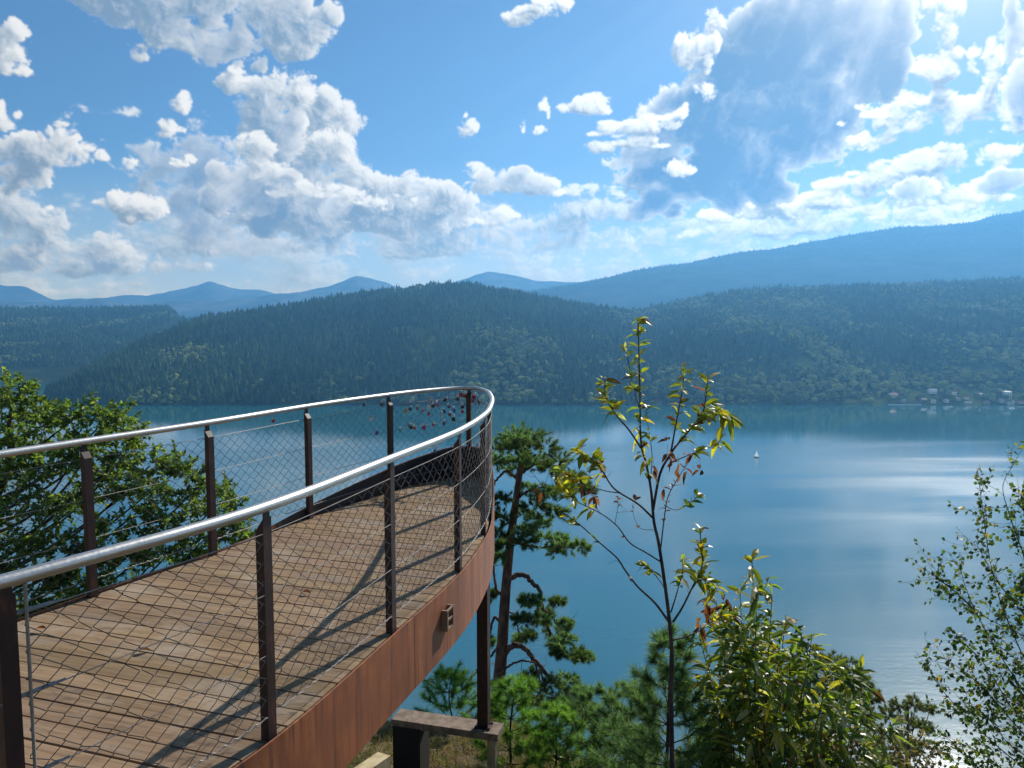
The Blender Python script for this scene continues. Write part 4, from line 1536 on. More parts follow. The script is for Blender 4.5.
def sapling():
    Y = 4.5
    b = P(671, 820, Y)
    b[2] = float(ground_z(b[0], b[1])) - 0.03
    root = thing('chestnut_sapling', b, 'thin bare-stemmed chestnut sapling with a few yellow and brown leaves at its tips', 'sapling')
    wood, lf = MB(), MB()
    main = path_px([(671, 850), (672, 768), (671, 700), (672, 662), (671, 638), (667, 600), (659, 545), (654, 522), (651, 490), (646, 463), (641, 443), (640, 400), (639, 358), (638, 318)], Y, n=5)
    main[0] = b
    limb(wood, main, 0.0175, 0.003, 8)
    B = [  # path, base radius, (leaves, length, width, palette, from)
        ([(653, 510), (660, 474), (670, 455), (677, 445), (692, 427), (703, 412), (706, 395), (708, 378)], .0085, .25, (17, .15, .042, CH_YELLOW, .6)),
        ([(671, 452), (674, 435), (679, 408), (683, 385), (685, 363)], .006, .1, (10, .12, .033, CH_YELLOW, .35)),
        ([(670, 463), (684, 457), (699, 451), (712, 446), (722, 440)], .004, .3, (8, .13, .04, CH_YELLOW, .5)),
        ([(694, 425), (708, 418), (720, 412), (733, 418)], .004, .3, (17, .15, .042, CH_YELLOW, .35)),
        ([(641, 448), (629, 430), (617, 416), (608, 402), (605, 390), (605, 378)], .006, -.3, (14, .12, .036, CH_YELLOW, .62)),
        ([(653, 518), (638, 504), (620, 493), (611, 485), (602, 470), (596, 462), (588, 457), (576, 450)], .007, -.3, (18, .14, .04, CH_YELLOW, .72)),
        ([(620, 493), (606, 491), (590, 486), (572, 478), (560, 470)], .004, -.2, (12, .14, .04, CH_YELLOW, .65)),
        ([(669, 622), (655, 603), (638, 587), (625, 570), (617, 558), (600, 543), (580, 525), (560, 511)], .008, -.4, (3, .10, .03, CH_YELLOW, .8)),
        ([(661, 562), (645, 552), (630, 543), (617, 526), (600, 513), (578, 502), (564, 490), (556, 478)], .0055, -.35, (10, .14, .04, CH_YELLOW, .75)),
        ([(578, 502), (572, 490), (566, 478)], .003, 0, (5, .12, .036, CH_YELLOW, .4)),
        ([(600, 514), (595, 503), (591, 490)], .002, 0, (2, .06, .03, CH_BROWN, .8)),
        ([(660, 555), (664, 520), (668, 497), (678, 478), (688, 463)], .0045, .2, (4, .08, .03, CH_BROWN, .5)),
        ([(673, 640), (685, 637), (699, 631), (717, 619), (736, 612)], .006, .25, (10, .12, .036, CH_YELLOW, .55)),
        ([(673, 622), (682, 608), (691, 590), (702, 566), (701, 545), (700, 528)], .008, .3, (16, .13, .04, CH_YELLOW, .55)),
        ([(671, 612), (676, 596), (679, 585), (683, 570), (682, 560)], .005, -.2, (9, .09, .034, CH_YELLOW, .6)),
        ([(668, 610), (665, 590), (655, 575), (640, 560)], .004, -.2, (4, .09, .03, CH_YELLOW, .8)),
        ([(691, 590), (700, 580), (712, 583), (718, 592)], .004, .2, (9, .13, .04, CH_YELLOW, .3)),
        ([(640, 410), (633, 385), (628, 360), (624, 345)], .003, .15, (8, .12, .034, CH_YELLOW, .4)),
        ([(650, 486), (652, 455), (648, 425), (646, 405)], .003, .2, (3, .12, .036, CH_YELLOW, .6)),
        ([(664, 505), (676, 510), (690, 503), (698, 495)], .003, .2, (5, .11, .04, CH_GREEN, .7)),
        ([(615, 524), (618, 505), (617, 495)], .0018, 0, (1, .06, .03, CH_BROWN, .8)),
        ([(654, 530), (640, 528), (633, 512), (636, 500)], .002, .1, (1, .06, .03, CH_BROWN, .8)),
    ]
    for pts, r, dy, (m, L, W, pal, lo) in B:
        pth = path_px(pts, Y, [dy * i / len(pts) for i in range(len(pts))], 5)
        limb(wood, pth, r, r * 0.35, 6)
        rosette(lf, pth, int(m * 2.6) + 2, L * 0.82, W * 0.86, pal, max(0.05, lo - 0.12), 0.35)
        # withered brown leaves hang lower on the shoot
        rosette(lf, pth, max(1, m // 8), 0.06, 0.03, CH_BROWN, 0.25, 0.8)
        for _ in range(2):
            p, td = along(pth, 1, 0.3, 0.9)
            limb(wood, wob(p[0], p[0] + nrm(td[0] + rng.normal(0, 0.6, 3)) * rng.uniform(0.03, 0.10), 0.06, 4), 0.0016, 0.0008, 3)
    rosette(lf, main[-26:], 70, 0.10, 0.028, CH_YELLOW, 0.05, 0.55)
    rosette(lf, main[-4:], 7, 0.10, 0.03, CH_GREEN, 0.3)
    # withered brown clusters in the fork
    for px, py in ((668, 452), (672, 460), (679, 462), (666, 440), (693, 455), (700, 470), (686, 470), (663, 488), (653, 468), (582, 487), (594, 496), (560, 480), (540, 492)):
        c = P(px, py, Y + rng.uniform(-.1, .1))
        limb(wood, wob(c, c + np.array((0.0, 0, 0.05)), 0.1, 3), 0.001, 0.001, 3)
        lance_leaves(lf, c + rng.normal(0, 0.006, (3, 3)), rng.normal(0, 0.6, (3, 3)) + np.array((0, 0, -0.5)), 0.06, 0.026, pick_cols(3, *CH_BROWN), 0.4, 0.3)
    wood.build('trunk', M_TWIG, root, smooth=True)
    lf.build('crown', M_GLOSSY, root)


sapling()


def chestnut_shrub():
    Y = 5.2
    b = P(762, 860, Y)
    b[2] = float(ground_z(b[0], b[1])) - 0.03
    root = thing('chestnut_shrub', b, 'dense glossy chestnut shrub with long drooping green and yellow leaves right of the sapling', 'shrub')
    wood, lf = MB(), MB()
    ends = [(752, 560, .0), (740, 590, .2), (772, 596, -.2), (757, 585, -.3), (802, 632, .1), (812, 634, .0), (786, 615, .3), (731, 605, -.2), (722, 625, .2), (716, 600, .3), (738, 630, -.4), (765, 625, .1), (790, 650, -.3), (700, 640, .3), (706, 665, -.2), (730, 660, .1), (755, 655, -.45),
            (778, 670, .2), (808, 668, -.3), (832, 664, .2), (850, 664, -.1), (862, 664, .1), (825, 690, -.35), (850, 690, .2), (872, 712, -.1), (800, 700, .1), (770, 700, -.5), (742, 695, .2), (715, 695, -.3), (700, 715, .2), (728, 730, -.4), (760, 735, .1), (790, 735, -.45),
            (820, 725, .2), (845, 730, -.3), (868, 740, .0), (895, 722, .1), (748, 620, .35), (780, 640, .4), (735, 650, .45), (805, 750, .3), (770, 765, .0), (840, 765, .3), (735, 765, .3), (880, 765, .0), (700, 760, -.2), (860, 700, .35), (815, 710, .4), (690, 690, .4)]
    for (px, py, dy) in ends:
        e = P(px, py, Y + dy)
        s0 = b + np.array((rng.normal(0, .12), rng.normal(0, .12), rng.uniform(0, .25)))
        md = s0 * 0.45 + e * 0.55 + np.array((0, 0, 0.05)) + (e - b) * np.array((-0.12, -0.12, 0.0))
        pth = catmull([s0, md, e], 10)
        limb(wood, pth, 0.009, 0.0022, 6)
        top = py < 640
        pal = CH_YELLOW if (top and rng.random() < 0.55) or rng.random() < 0.16 else CH_GREEN
        rosette(lf, pth, 25, 0.19, 0.041, pal, 0.70, 0.5)
        rosette(lf, pth, 8, 0.155, 0.036, CH_GREEN, 0.48, 0.75)
        rosette(lf, pth, 7, 0.14, 0.034, pal, 0.93, 0.3)
        for _ in range(3):
            p, td = along(pth, 1, 0.6, 0.95)
            d = nrm(td[0] * 0.5 + rng.normal(0, 0.7, 3))
            tw = wob(p[0], p[0] + d * rng.uniform(.10, .24), .05, 5)
            limb(wood, tw, 0.003, 0.0014, 4)
            rosette(lf, tw, 8, 0.14, 0.038, CH_GREEN if rng.random() < 0.75 else CH_YELLOW, 0.2, 0.45)
    for px, py in ((712, 612), (725, 600), (705, 605), (733, 618), (760, 640), (815, 735), (850, 745), (740, 680), (700, 625)):
        c = P(px, py, Y - .1 + rng.uniform(-.2, .1))
        lance_leaves(lf, c + rng.normal(0, .015, (5, 3)), rng.normal(0, .7, (5, 3)) + np.array((0, 0, -.3)), .09, .03, pick_cols(5, *CH_BROWN), .5, .3)
    wood.build('trunk', M_TWIG, root, smooth=True)
    lf.build('crown', M_GLOSSY, root)


chestnut_shrub()


# ---- birch at the right
def birch():
    Y = 5.0
    b = P(1075, 900, Y)
    b[2] = float(ground_z(b[0], b[1])) - 0.05
    root = thing('birch_tree', b, 'airy young birch with small dangling leaves on thin twigs in front of the sunlit water', 'birch')
    wood, lf = MB(), MB()
    main = path_px([(1075, 900), (1070, 800), (1060, 700), (1052, 600), (1046, 520), (1043, 450)], Y, n=5)
    main[0] = b
    limb(wood, main, 0.022, 0.006, 7)
    LB = [([(1062, 720), (1036, 680), (1018, 645), (1000, 600), (990, 560), (984, 520), (980, 490), (977, 468)], .3), ([(1052, 610), (1035, 580), (1020, 545), (1008, 510), (1003, 485), (1015, 462)], -.2), ([(1050, 640), (1025, 615), (1000, 585), (985, 560), (975, 540)], -.1), ([(1064, 745), (1030, 700), (1000, 655), (975, 610), (962, 575), (962, 555)], .2), ([(975, 610), (955, 592), (940, 580), (932, 572)], .1),
          ([(1066, 770), (1025, 735), (985, 690), (955, 665), (935, 655)], -.2), ([(1068, 800), (1020, 765), (985, 735), (955, 705), (935, 680), (926, 660)], .1), ([(1070, 830), (1020, 795), (975, 765), (950, 740), (932, 725)], -.1), ([(1066, 770), (1020, 720), (985, 665), (960, 640), (945, 632)], .4), ([(1056, 660), (1022, 635), (990, 620), (968, 602)], .4), ([(1048, 560), (1030, 530), (1022, 500), (1024, 480)], .2),
          ([(1070, 830), (1010, 775), (965, 745), (940, 752)], .3), ([(1060, 700), (1028, 672), (1005, 650), (980, 640)], -.3), ([(1068, 790), (1040, 765), (1010, 745), (985, 715), (960, 700)], -.35), ([(1072, 850), (1040, 820), (1000, 790), (970, 775)], .1), ([(1058, 690), (1040, 640), (1020, 600), (1012, 570)], .3), ([(1066, 770), (1050, 730), (1020, 690), (1008, 670), (990, 690)], -.1), ([(1054, 640), (1035, 600), (1022, 570)], -.35), ([(1062, 730), (1035, 715), (1012, 700)], .2)]
    for pts, dy in LB + [([(1070, 800), (1058, 690), (1050, 590), (1045, 500), (1043, 450)], .05), ([(1060, 700), (1085, 640), (1100, 580)], .3), ([(1054, 620), (1080, 560), (1088, 510)], .2), ([(1048, 560), (1066, 500), (1070, 460)], -.2)]:
        pth = path_px(pts, Y, [dy * (i + 1) / len(pts) for i in range(len(pts))], 5)
        limb(wood, pth, 0.006, 0.0012, 5)
        Lp = np.linalg.norm(np.diff(pth, axis=0), axis=1).sum()
        tws = [pth[len(pth) // 4:]]
        for _ in range(int(9 + Lp * 14)):
            p, td = along(pth, 1, 0.2, 0.98)
            d = nrm(td[0] * 0.8 + rng.normal(0, 0.5, 3))
            tw = wob(p[0], p[0] + d * rng.uniform(.08, .30) + np.array((0, 0, -0.03)), .05, 5)
            limb(wood, tw, 0.0016, 0.0008, 3)
            tws.append(tw)
        for tw in tws:
            Lt = np.linalg.norm(np.diff(tw, axis=0), axis=1).sum()
            k = max(2, int(Lt / 0.024))
            p, td = along(tw, k, 0.1, 1)
            dd = nrm(rng.normal(0, .6, (k, 3)) + td * .3 + np.array((0, 0, -.45)))
            pet = p + dd * 0.012
            sz = rng.uniform(.024, .042, k)
            oval_leaves(lf, pet, dd, sz, sz * .78, pick_cols(k, [(0.035, 0.065, 0.018), (0.06, 0.105, 0.024), (0.11, 0.14, 0.03), (0.20, 0.16, 0.035)], [5, 4, 2, .7]), 1.2, 0.05)
    wood.build('trunk', M_TWIG, root, smooth=True)
    lf.build('crown', M_LEAF, root)


birch()


def low_shrub(label, bx, by, Y, spots, pal, size):
    b = P(bx, by, Y)
    b[2] = float(ground_z(b[0], b[1])) - 0.03
    root = thing('low_shrub', b, label, 'shrub')
    wood, lf = MB(), MB()
    for px, py, dy in spots:
        e = P(px, py, Y + dy)
        pth = wob(b + rng.normal(0, .1, 3) * np.array((1, 1, 0)), e, .04, 8)
        limb(wood, pth, .007, .002, 5)
        for _ in range(16):
            p, td = along(pth, 1, .5, 1)
            tw = wob(p[0], p[0] + nrm(td[0] + rng.normal(0, .7, 3)) * rng.uniform(.1, .35), .05, 5)
            limb(wood, tw, .002, .001, 3)
            k = 16
            p, td = along(tw, k, .1, 1)
            sz = rng.uniform(.6, 1.2, k) * size
            oval_leaves(lf, p, rng.normal(0, 1, (k, 3)) + td * .5, sz, sz * .6, pick_cols(k, *pal), .6)
    wood.build('trunk', M_TWIG, root, smooth=True)
    lf.build('crown', M_LEAF, root)


low_shrub('small-leaved brownish shrub at the very bottom between chestnut and birch', 905, 840, 7.5, [(885, 748, 0), (900, 742, .3), (915, 750, -.3), (930, 757, .2), (870, 760, .1), (945, 765, .0), (905, 765, -.4), (925, 770, .4), (890, 775, .4), (880, 742, .2), (908, 740, -.1), (922, 744, .1), (938, 750, -.2), (895, 755, -.3), (915, 760, .2), (865, 752, .3), (950, 762, .3)],
          ([(0.09, 0.085, 0.03), (0.14, 0.10, 0.04), (0.06, 0.075, 0.02), (0.22, 0.18, 0.10)], [4, 3, 4, 1.5]), 0.055)
low_shrub('leafy green undergrowth shrub below the sapling and young pines', 640, 850, 7.0, [(600, 745, .2), (620, 752, 0), (645, 748, .3), (660, 756, -.2), (590, 765, 0), (630, 770, -.3), (570, 758, .5), (680, 760, .2), (545, 765, .4)],
          ([(0.05, 0.09, 0.02), (0.08, 0.12, 0.025), (0.11, 0.12, 0.03)], [4, 3, 2]), 0.05)

# ---- dry grass on the bank under the platform
gr = MB()
n = 15000
x = rng.uniform(-2.3, 1.0, n)
y = rng.uniform(6.4, 10.8, n)
keep = fbm(x * 2.2, y * 2.2, 3, 77) > -0.16
x, y = x[keep], y[keep]
n = len(x)
base = np.c_[x, y, ground_z(x, y) - 0.01]
L = rng.gamma(3.0, 0.035, n) + 0.03
d = nrm(np.c_[rng.normal(0, .5, n), rng.normal(0, .5, n), np.ones(n)])
side = nrm(np.cross(d, rng.normal(0, 1, (n, 3)))) * (0.0035 * rng.uniform(.6, 1.5, n))[:, None]
tip = base + d * L[:, None] + np.c_[rng.normal(0, .35, (n, 2)) * L[:, None], -0.2 * L]
midp = base + d * L[:, None] * .55
V = np.stack([base - side, base + side, midp + side * .8, midp - side * .8, tip], 1)
o = (np.arange(n) * 5)[:, None]
gc = pick_cols(n, [(0.17, 0.13, 0.06), (0.12, 0.10, 0.04), (0.05, 0.075, 0.018), (0.08, 0.095, 0.025), (0.10, 0.055, 0.03)], [3, 4, 4, 4, 3])
gr.add(V.reshape(-1, 3), quads=o + np.array((0, 1, 2, 3)), tris=o + np.array((3, 2, 4)), col=np.repeat(gc, 5, axis=0))
tag(gr.build('dry_grass', M_LEAF), kind='stuff')

# ------------------------------------------------------------------ far shore: houses, quay, boats
def on_shore(px, py):
    t0 = ray(px, py)[0]
    vv = np.linspace(0.0, 0.4, 300)
    p = near_hill.at(np.full(300, t0), vv)
    _, b = proj(p)
    return p[int(np.argmin(np.abs(b - py)))]


WALL_C = {'white': (0.80, 0.79, 0.76), 'cream': (0.62, 0.55, 0.42), 'brown': (0.16, 0.09, 0.05), 'grey': (0.42, 0.42, 0.42)}
ROOF_C = {'red': (0.34, 0.11, 0.07), 'dark': (0.07, 0.07, 0.08), 'pale grey': (0.50, 0.50, 0.50), 'brown': (0.17, 0.10, 0.07)}
M_WALL = {k: mat_plain('render_' + k, v, 0.9) for k, v in WALL_C.items()}
M_ROOF = {k: mat_plain('roof_' + k.replace(' ', '_'), v, 0.55) for k, v in ROOF_C.items()}
M_PANE = mat_plain('window_glass', (0.03, 0.04, 0.05), 0.15)


def house(px, py, w, d, h, wall, roof, rz, label, flat=False):
    p = on_shore(px, py)
    root = thing('house', p, label, 'house', 'houses along the far shore', rz)
    o = np.array(p)
    mb = MB()
    mb.box(o + (0, 0, h / 2 - 1), (w, d, h + 2))
    rh = 0.6 if flat else d * 0.33
    if not flat:
        for sx in (-1, 1):
            x = sx * (w / 2 - 0.05)
            mb.add(np.array([(x, -d / 2, h), (x, d / 2, h), (x, 0, h + rh)]) + o, tris=[(0, 1, 2)])
    wl = mb.build('wall', M_WALL[wall], root)
    r = MB()
    if flat:
        r.box(o + (0, 0, h + 0.35), (w + 1.2, d + 1.2, 0.5))
    else:
        e, tk = 0.7, 0.3
        sl = rh / (d / 2)
        for sy in (-1, 1):
            y0 = sy * (d / 2 + e)
            v = [(x, y, z + dz) for dz in (0.04, tk) for (x, y, z) in ((-w / 2 - e, y0, h - sl * e), (w / 2 + e, y0, h - sl * e), (w / 2 + e, 0, h + rh), (-w / 2 - e, 0, h + rh))]
            r.add(np.array(v) + o, quads=[(0, 1, 2, 3), (4, 5, 6, 7), (0, 1, 5, 4), (1, 2, 6, 5), (2, 3, 7, 6), (3, 0, 4, 7)])
    rf = r.build('roof', M_ROOF[roof], root)
    if not flat:
        c = MB()
        c.box(o + (w * .2, 0.8, h + rh + 0.3), (0.7, 0.7, 1.8))
        c.build('chimney', M_WALL['grey'], rf)
    nw = max(2, int(w / 3.2))
    for fl in range(max(1, int(h / 2.9))):
        for i in range(nw):
            q = MB()
            q.box(o + (-w / 2 + (i + .5) * w / nw, -d / 2 - 0.03, 1.5 + fl * 2.8), (1.3, 0.10, 1.4))
            q.build('window', M_PANE, root)


HOUSES = [
    (893, 397, 15, 9, 5.5, 'cream', 'red', .15, 'cream lakeside house under a broad red roof, standing behind the low white quay', False),
    (903, 402, 8, 6, 3.2, 'grey', 'pale grey', -.2, 'small grey cabin with a pale roof at the left end of the shore houses', False),
    (932, 393, 15, 9, 5.6, 'white', 'pale grey', .05, 'long white two-storey house highest on the slope in the left of the village', False),
    (923, 402, 11, 8, 5.0, 'brown', 'brown', .3, 'brown timber boathouse-like house at the water beside a bright white one', False),
    (933, 403, 8, 7, 4.0, 'white', 'pale grey', -.1, 'bright white cottage with pale roof just right of the brown timber house', False),
    (946, 402, 8, 7, 3.6, 'white', 'dark', .25, 'white cottage with a dark roof close to the water', False),
    (953, 394, 12, 8, 5.5, 'white', 'brown', -.15, 'white house with a brown roof set back on the slope behind the dark-roofed cottage', False),
    (958, 400, 9, 7, 3.6, 'grey', 'pale grey', .1, 'grey bungalow with pale roof amid trees in the middle of the village', False),
    (968, 404, 12, 5, 3.0, 'cream', 'pale grey', .0, 'low cream boathouse with long pale roof right on the waterline', False),
    (966, 399, 9, 7, 4.4, 'white', 'red', -.3, 'white cottage with a small red roof above the low cream boathouse', False),
    (984, 396, 16, 8, 4.6, 'white', 'pale grey', .05, 'wide white flat-topped lodge standing alone in the trees', True),
    (992, 399, 10, 7, 4.0, 'cream', 'dark', .3, 'cream house with dark gabled roof right of the wide flat-topped lodge', False),
    (986, 404, 11, 6, 3.4, 'grey', 'brown', -.1, 'grey waterside hut with a brown roof below the wide flat-topped lodge', False),
    (1001, 402, 9, 7, 4.0, 'white', 'brown', .1, 'white cottage with brown gable between the cream house and the hotel', False),
    (1007, 397, 13, 9, 10.5, 'white', 'pale grey', -.05, 'tall white hotel block with three rows of windows at the right of the village', True),
    (1010, 404, 12, 7, 4.2, 'white', 'pale grey', .1, 'bright white waterside house directly below the tall hotel block', False),
    (1020, 403, 10, 7, 3.8, 'cream', 'red', -.2, 'cream cottage with red roof at the far right edge of the village', False),
]
for hs in HOUSES:
    house(hs[0], hs[1], hs[2] * .92, hs[3] * .9, hs[4] * .9, *hs[5:])
qm = MB()
qp = [on_shore(px, 405.3) for px in np.linspace(888, 921, 12)]
for a, b in zip(qp[:-1], qp[1:]):
    qm.tube([a + (0, -1, .2), b + (0, -1, .2)], 0.9, 4)
tag(qm.build('quay_wall', M_WALL['white'], origin=qp[0]), 'low white quay wall along the far waterline below the red-roofed house', 'quay')


M_SAIL, N, out = material('sailcloth')
_d, _t, _m = N.new('ShaderNodeBsdfDiffuse'), N.new('ShaderNodeBsdfTranslucent'), N.new('ShaderNodeMixShader')
_d.inputs[0].default_value = _t.inputs[0].default_value = (0.9, 0.9, 0.88, 1)
_m.inputs[0].default_value = 0.6
N.l.new(_d.outputs[0], _m.inputs[1])
N.l.new(_t.outputs[0], _m.inputs[2])
N.l.new(_m.outputs[0], out.inputs[0])


def boat(name, label, p, L, rz, sail, col):
    root = thing(name, p, label, 'boat', None, rz)
    o = np.array(p)
    t = np.linspace(0, 1, 9)
    hw = 0.17 * L * np.sin(np.clip(0.18 + t * 0.82, 0, 1) * math.pi) ** 0.6
    x = (t - 0.5) * L
    sh = 0.09 * L * (1 + 0.5 * t ** 2)
    n = 9
    V = np.vstack([np.c_[x, -hw, sh], np.c_[x, -hw * .55, -0.02 * L + 0 * x], np.c_[x, hw * .55, -0.02 * L + 0 * x], np.c_[x, hw, sh]])
    q = []
    for k in range(n - 1):
        for a in range(3):
            q.append((a * n + k, a * n + k + 1, (a + 1) * n + k + 1, (a + 1) * n + k))
        q.append((3 * n + k, 3 * n + k + 1, k + 1, k))
    q.append((0, n, 2 * n, 3 * n))
    hb_ = MB()
    hb_.add(V + o, quads=q)
    hb_.build('hull', mat_plain('hull_paint', col, 0.3), root)
    if sail:
        mst = MB()
        mst.tube([o + (0.08 * L, 0, 0.05 * L), o + (0.08 * L, 0, 1.5 * L)], 0.06, 6)
        mst.build('mast', M_STEEL, root)
        for nm, pts in (('mainsail', [(0.06, 0.2), (-0.42, 0.24), (0.06, 1.45)]), ('jib', [(0.10, 1.2), (0.46, 0.14), (0.12, 0.2)])):
            sm = MB()
            g = []
            for u_ in np.linspace(0, 1, 7):
                a = np.array(pts[0]) * (1 - u_) + np.array(pts[2]) * u_
                b = np.array(pts[1]) * (1 - u_) + np.array(pts[2]) * u_
                for w_ in np.linspace(0, 1, 5):
                    c = a * (1 - w_) + b * w_
                    g.append((c[0] * L, 0.06 * L * math.sin(w_ * math.pi) * (1 - u_), c[1] * L))
            g = np.array(g)
            ng = len(g)
            qq = [(r * 5 + k, r * 5 + k + 1, r * 5 + 6 + k, r * 5 + 5 + k) for r in range(6) for k in range(4)]
            sm.add(np.vstack([g, g + (0, 0.03, 0)]) + o, quads=qq + [tuple(i + ng for i in f) for f in qq])
            sm.build(nm, M_SAIL, root)
    else:
        cb_ = MB()
        cb_.box(o + (0.02 * L, 0, 0.17 * L), (0.34 * L, 0.19 * L, 0.13 * L))
        cb_.build('cabin', M_WALL['white'], root)
        ws = MB()
        ws.box(o + (0.2 * L, 0, 0.20 * L), (0.02 * L, 0.17 * L, 0.06 * L))
        ws.build('windscreen', M_PANE, root)


pb = P(756.5, 457.5, -CZ / ray(756.5, 457.5)[1])
boat('sailing_boat', 'lone white sailing boat with dark hull out on the open lake', (pb[0], pb[1], 0.05), 5.4, -0.54, True, (0.05, 0.06, 0.09))
for px, py, L, rz, col, lab in ((1012, 409, 10, .2, (0.75, 0.75, 0.75), 'white motor boat lying off the bright waterside house'), (951, 407, 7, 2.8, (0.7, 0.7, 0.68), 'small white boat moored off the dark-roofed cottage'), (976, 407.5, 6, .4, (0.3, 0.1, 0.06), 'small reddish boat moored beside the low cream boathouse')):
    yb = -CZ / ray(px, py)[1]
    q = P(px, py, yb)
    boat('moored_boat', lab, (q[0], q[1], 0.05), L, rz, False, col)

# ------------------------------------------------------------------ padlocks on the net
LOCK_C = {'black': (0.02, 0.02, 0.022), 'white': (0.8, 0.8, 0.8), 'brass': (0.55, 0.38, 0.12), 'red': (0.45, 0.02, 0.03), 'dark red': (0.20, 0.015, 0.02), 'pink': (0.62, 0.16, 0.26), 'crimson': (0.5, 0.015, 0.10), 'violet': (0.20, 0.07, 0.34), 'blue': (0.03, 0.16, 0.5),
          'navy': (0.02, 0.04, 0.16), 'silver': (0.55, 0.55, 0.56), 'orange': (0.6, 0.2, 0.04), 'grey': (0.25, 0.25, 0.26)}
M_LOCK = {k: mat_plain('lock_' + k.replace(' ', '_'), tuple(c * .7 for c in v), 0.35, 0.5 if k in ('brass', 'silver', 'grey') else 0.0) for k, v in LOCK_C.items()}


def net_point(px, py, lo, hi):
    ss = np.linspace(lo, hi, 500)
    xy = off_s(ss, 0.004)
    a, b = ray(px, py)
    d = xy[:, 0] - a * xy[:, 1]
    i = int(np.argmin(np.abs(d)))
    return ss[i], np.array((xy[i, 0], xy[i, 1], CZ + b * xy[i, 1]))


FAR = (nearest_s(-2.9, 5.3), S_TIP + 0.35)
TIP = (S_TIP + 0.2, S_TIP + 1.2)
NEAR = (nearest_s(-0.3, 6.3), LEN)
LOCKS = [
    (381.8, 404.5, 'black', 1.2, FAR, 'black padlock alone on the net left of the tall far post'), (364, 405, 'black', 1.1, FAR, 'black padlock just below the top cable, farthest left of the two black ones'),
    (371, 419, 'white', 1.2, FAR, 'white padlock hanging alone left of the tall far post'), (377, 433, 'violet', 1.3, FAR, 'dull violet padlock hanging lowest, left of the tall far post'), (273, 421, 'red', .9, FAR, 'tiny red padlock far to the left on the net'),
    (410.8, 401, 'white', 1.2, FAR, 'white padlock under the rail, first right of the tall far post'), (431, 400, 'silver', 1.0, FAR, 'small silver padlock under the rail, midway along the far panel'), (410, 409, 'black', 1.0, FAR, 'black padlock beside the pale brass one'),
    (406, 411, 'brass', 1.2, FAR, 'pale brass padlock right of the tall far post'), (417.5, 408.5, 'dark red', 1.1, FAR, 'dark red padlock between the brass and pink ones'), (422.3, 411, 'pink', 1.0, FAR, 'pink padlock left of the brightest white one'),
    (429, 407.3, 'white', 1.4, FAR, 'brightest white padlock in the middle of the far panel'), (432.8, 406, 'black', 1.2, FAR, 'black padlock touching the pink one near the middle of the far panel'), (437.5, 405, 'pink', 1.3, FAR, 'pink padlock with pale front right of the brightest white one'),
    (429, 414, 'red', 1.2, FAR, 'red padlock below the brightest white one'), (444.5, 400, 'black', 1.2, FAR, 'black padlock high under the rail right of the silver one'), (442.5, 415, 'white', 1.2, FAR, 'white padlock with pinkish side in the lower cluster'),
    (444.5, 411.5, 'navy', 1.1, FAR, 'navy padlock just above the white one of the lower cluster'), (449.2, 406.8, 'violet', 1.1, FAR, 'violet padlock left of the blue one'), (453.8, 410.5, 'blue', 1.2, FAR, 'bright blue padlock right of the violet one'),
    (450, 414.6, 'red', 1.0, FAR, 'small red padlock below the blue one'), (458, 399, 'black', 1.3, FAR, 'black padlock left of the tip post below the red pair'), (461, 395, 'red', 1.5, FAR, 'large red padlock on the top cable left of the tip post'),
    (465, 396, 'dark red', 1.4, FAR, 'dark red padlock between the large red one and the tip post'), (462.5, 407, 'black', 1.2, FAR, 'black padlock above a red one left of the tip post'), (462.5, 411.5, 'crimson', 1.2, FAR, 'crimson padlock hanging below the black one left of the tip post'),
    (467.5, 395.2, 'orange', 1.1, FAR, 'orange padlock close against the tip post'), (474, 397, 'crimson', 1.6, TIP, 'big crimson padlock on the top cable right of the tip post'), (473.5, 401, 'pink', 1.3, TIP, 'pink padlock under the big crimson one'), (479, 402, 'black', 1.2, TIP, 'black padlock in the curve of the tip'),
    (408.5, 425.5, 'grey', 1.0, FAR, 'grey padlock at the left of the lowest row'), (410.8, 427.3, 'black', 1.2, FAR, 'black padlock in the lowest row beside a red one'), (414.8, 427.6, 'red', 1.2, FAR, 'red padlock in the lowest row right of the black one'), (424.2, 427.8, 'crimson', 1.5, FAR, 'large crimson padlock in the middle of the lowest row'),
    (433.5, 425, 'pink', 1.1, FAR, 'faded pink padlock at the right of the lowest row'), (444.5, 423.4, 'navy', 1.3, FAR, 'navy padlock low on the net near the nearer railing'), (453, 419, 'black', 1.4, FAR, 'large black padlock low on the net by the near post top'), (400.3, 430.5, 'grey', 1.0, FAR, 'grey padlock lowest by the tall far post'),
    (435, 451, 'black', .75, NEAR, 'black padlock on the near net under the handrail'), (437.5, 447.5, 'white', .7, NEAR, 'white padlock on the near net beside a black one'), (477.5, 446.5, 'white', 1.3, TIP, 'white padlock down at the upstand of the tip'),
]


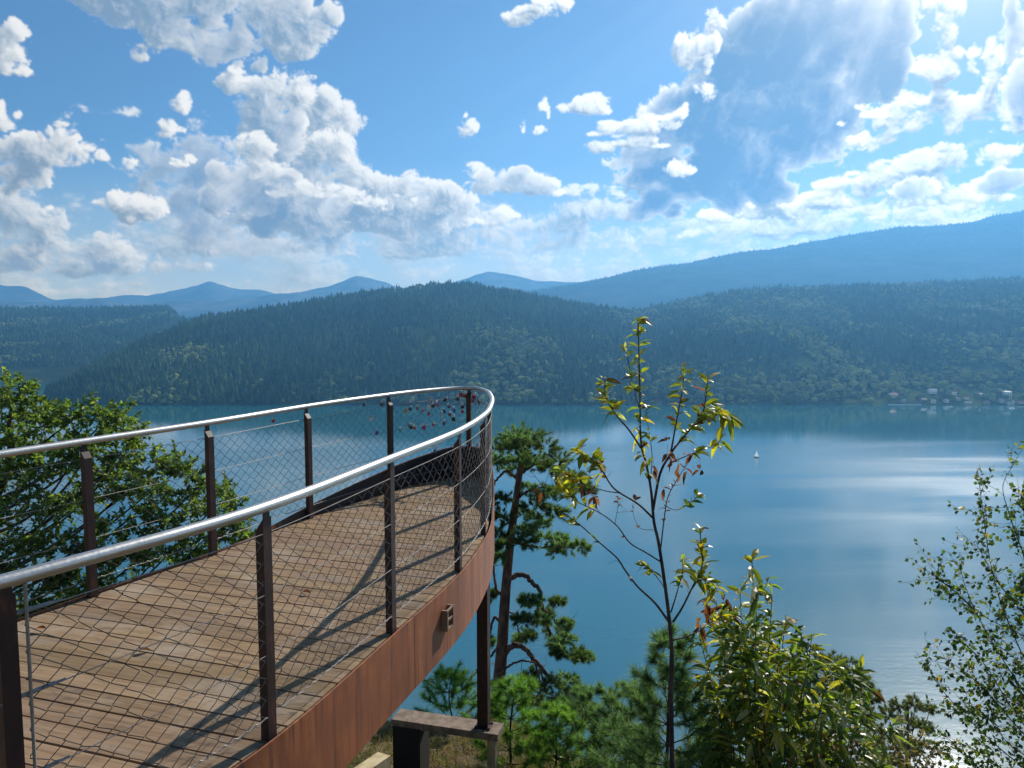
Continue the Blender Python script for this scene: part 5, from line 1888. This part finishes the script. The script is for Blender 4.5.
def lock_parts():
    bd = MB()
    w, h, d, c = 0.018, 0.019, 0.007, 0.005
    outl_ = [(-w + c, -h), (w - c, -h), (w, -h + c), (w, h - c), (w - c, h), (-w + c, h), (-w, h - c), (-w, -h + c)]
    v = [(x, y, z) for y in (-d, d) for x, z in outl_]
    q = [(i, (i + 1) % 8, 8 + (i + 1) % 8, 8 + i) for i in range(8)]
    bd.add(v, quads=q, ngons=[list(range(8))[::-1], list(range(8, 16))])
    sk = MB()
    a = np.linspace(0, math.pi, 9)
    arc = np.c_[0.0115 * np.cos(a), 0 * a, 0.034 + 0.0115 * np.sin(a)]
    sk.tube(np.vstack([(0.0115, 0, 0.017), arc, (-0.0115, 0, 0.017)]), 0.0032, 6)
    return bd, sk


bd, sk = lock_parts()
tmp_b = bd.build('body', M_LOCK['black'])
tmp_s = sk.build('shackle', M_STEEL)
body_me, shackle_me = tmp_b.data, tmp_s.data
bpy.data.objects.remove(tmp_b)
bpy.data.objects.remove(tmp_s)
bodies = {}
for px, py, colr, size, rngs, lab in LOCKS:
    s_, p = net_point(px, py, *rngs)
    t = tan_s(np.array([s_]))[0]
    root = thing('padlock', p, lab, 'padlock', 'padlocks hanging on the railing net', math.atan2(t[1], t[0]) + rng.normal(0, .25))
    root.rotation_euler[1] = rng.normal(0, .3)
    root.scale = (size * .85,) * 3
    if colr not in bodies:
        me = body_me.copy()
        me.materials.clear()
        me.materials.append(M_LOCK[colr])
        bodies[colr] = me
    for nm, me in (('body', bodies[colr]), ('shackle', shackle_me)):
        o = bpy.data.objects.new(nm, me)
        COL.objects.link(o)
        o.parent = root

# ------------------------------------------------------------------ a few dry leaves fallen on the boards, and a board knot shaped as one
for px, py, lab in ((35, 629, 'dry reddish leaf fallen on the boards beside the net rod'), (137, 651, 'dark leaf-shaped mark standing for a knot in the middle of the near boards'), (302, 592, 'dry curled leaf fallen on the boards behind the second post')):
    Yd = -1.905 / ray(px, py)[1]
    p = P(px, py, Yd)
    lm = MB()
    lance_leaves(lm, np.array([p]), np.array([(0.8, rng.normal(0, .4), 0.12)]), .075, .04, np.array([(0.14, 0.06, 0.03)]), .15, .35)
    tag(lm.build('fallen_leaf', M_GLOSSY, origin=p), lab, 'leaf', 'dry leaves on the deck')
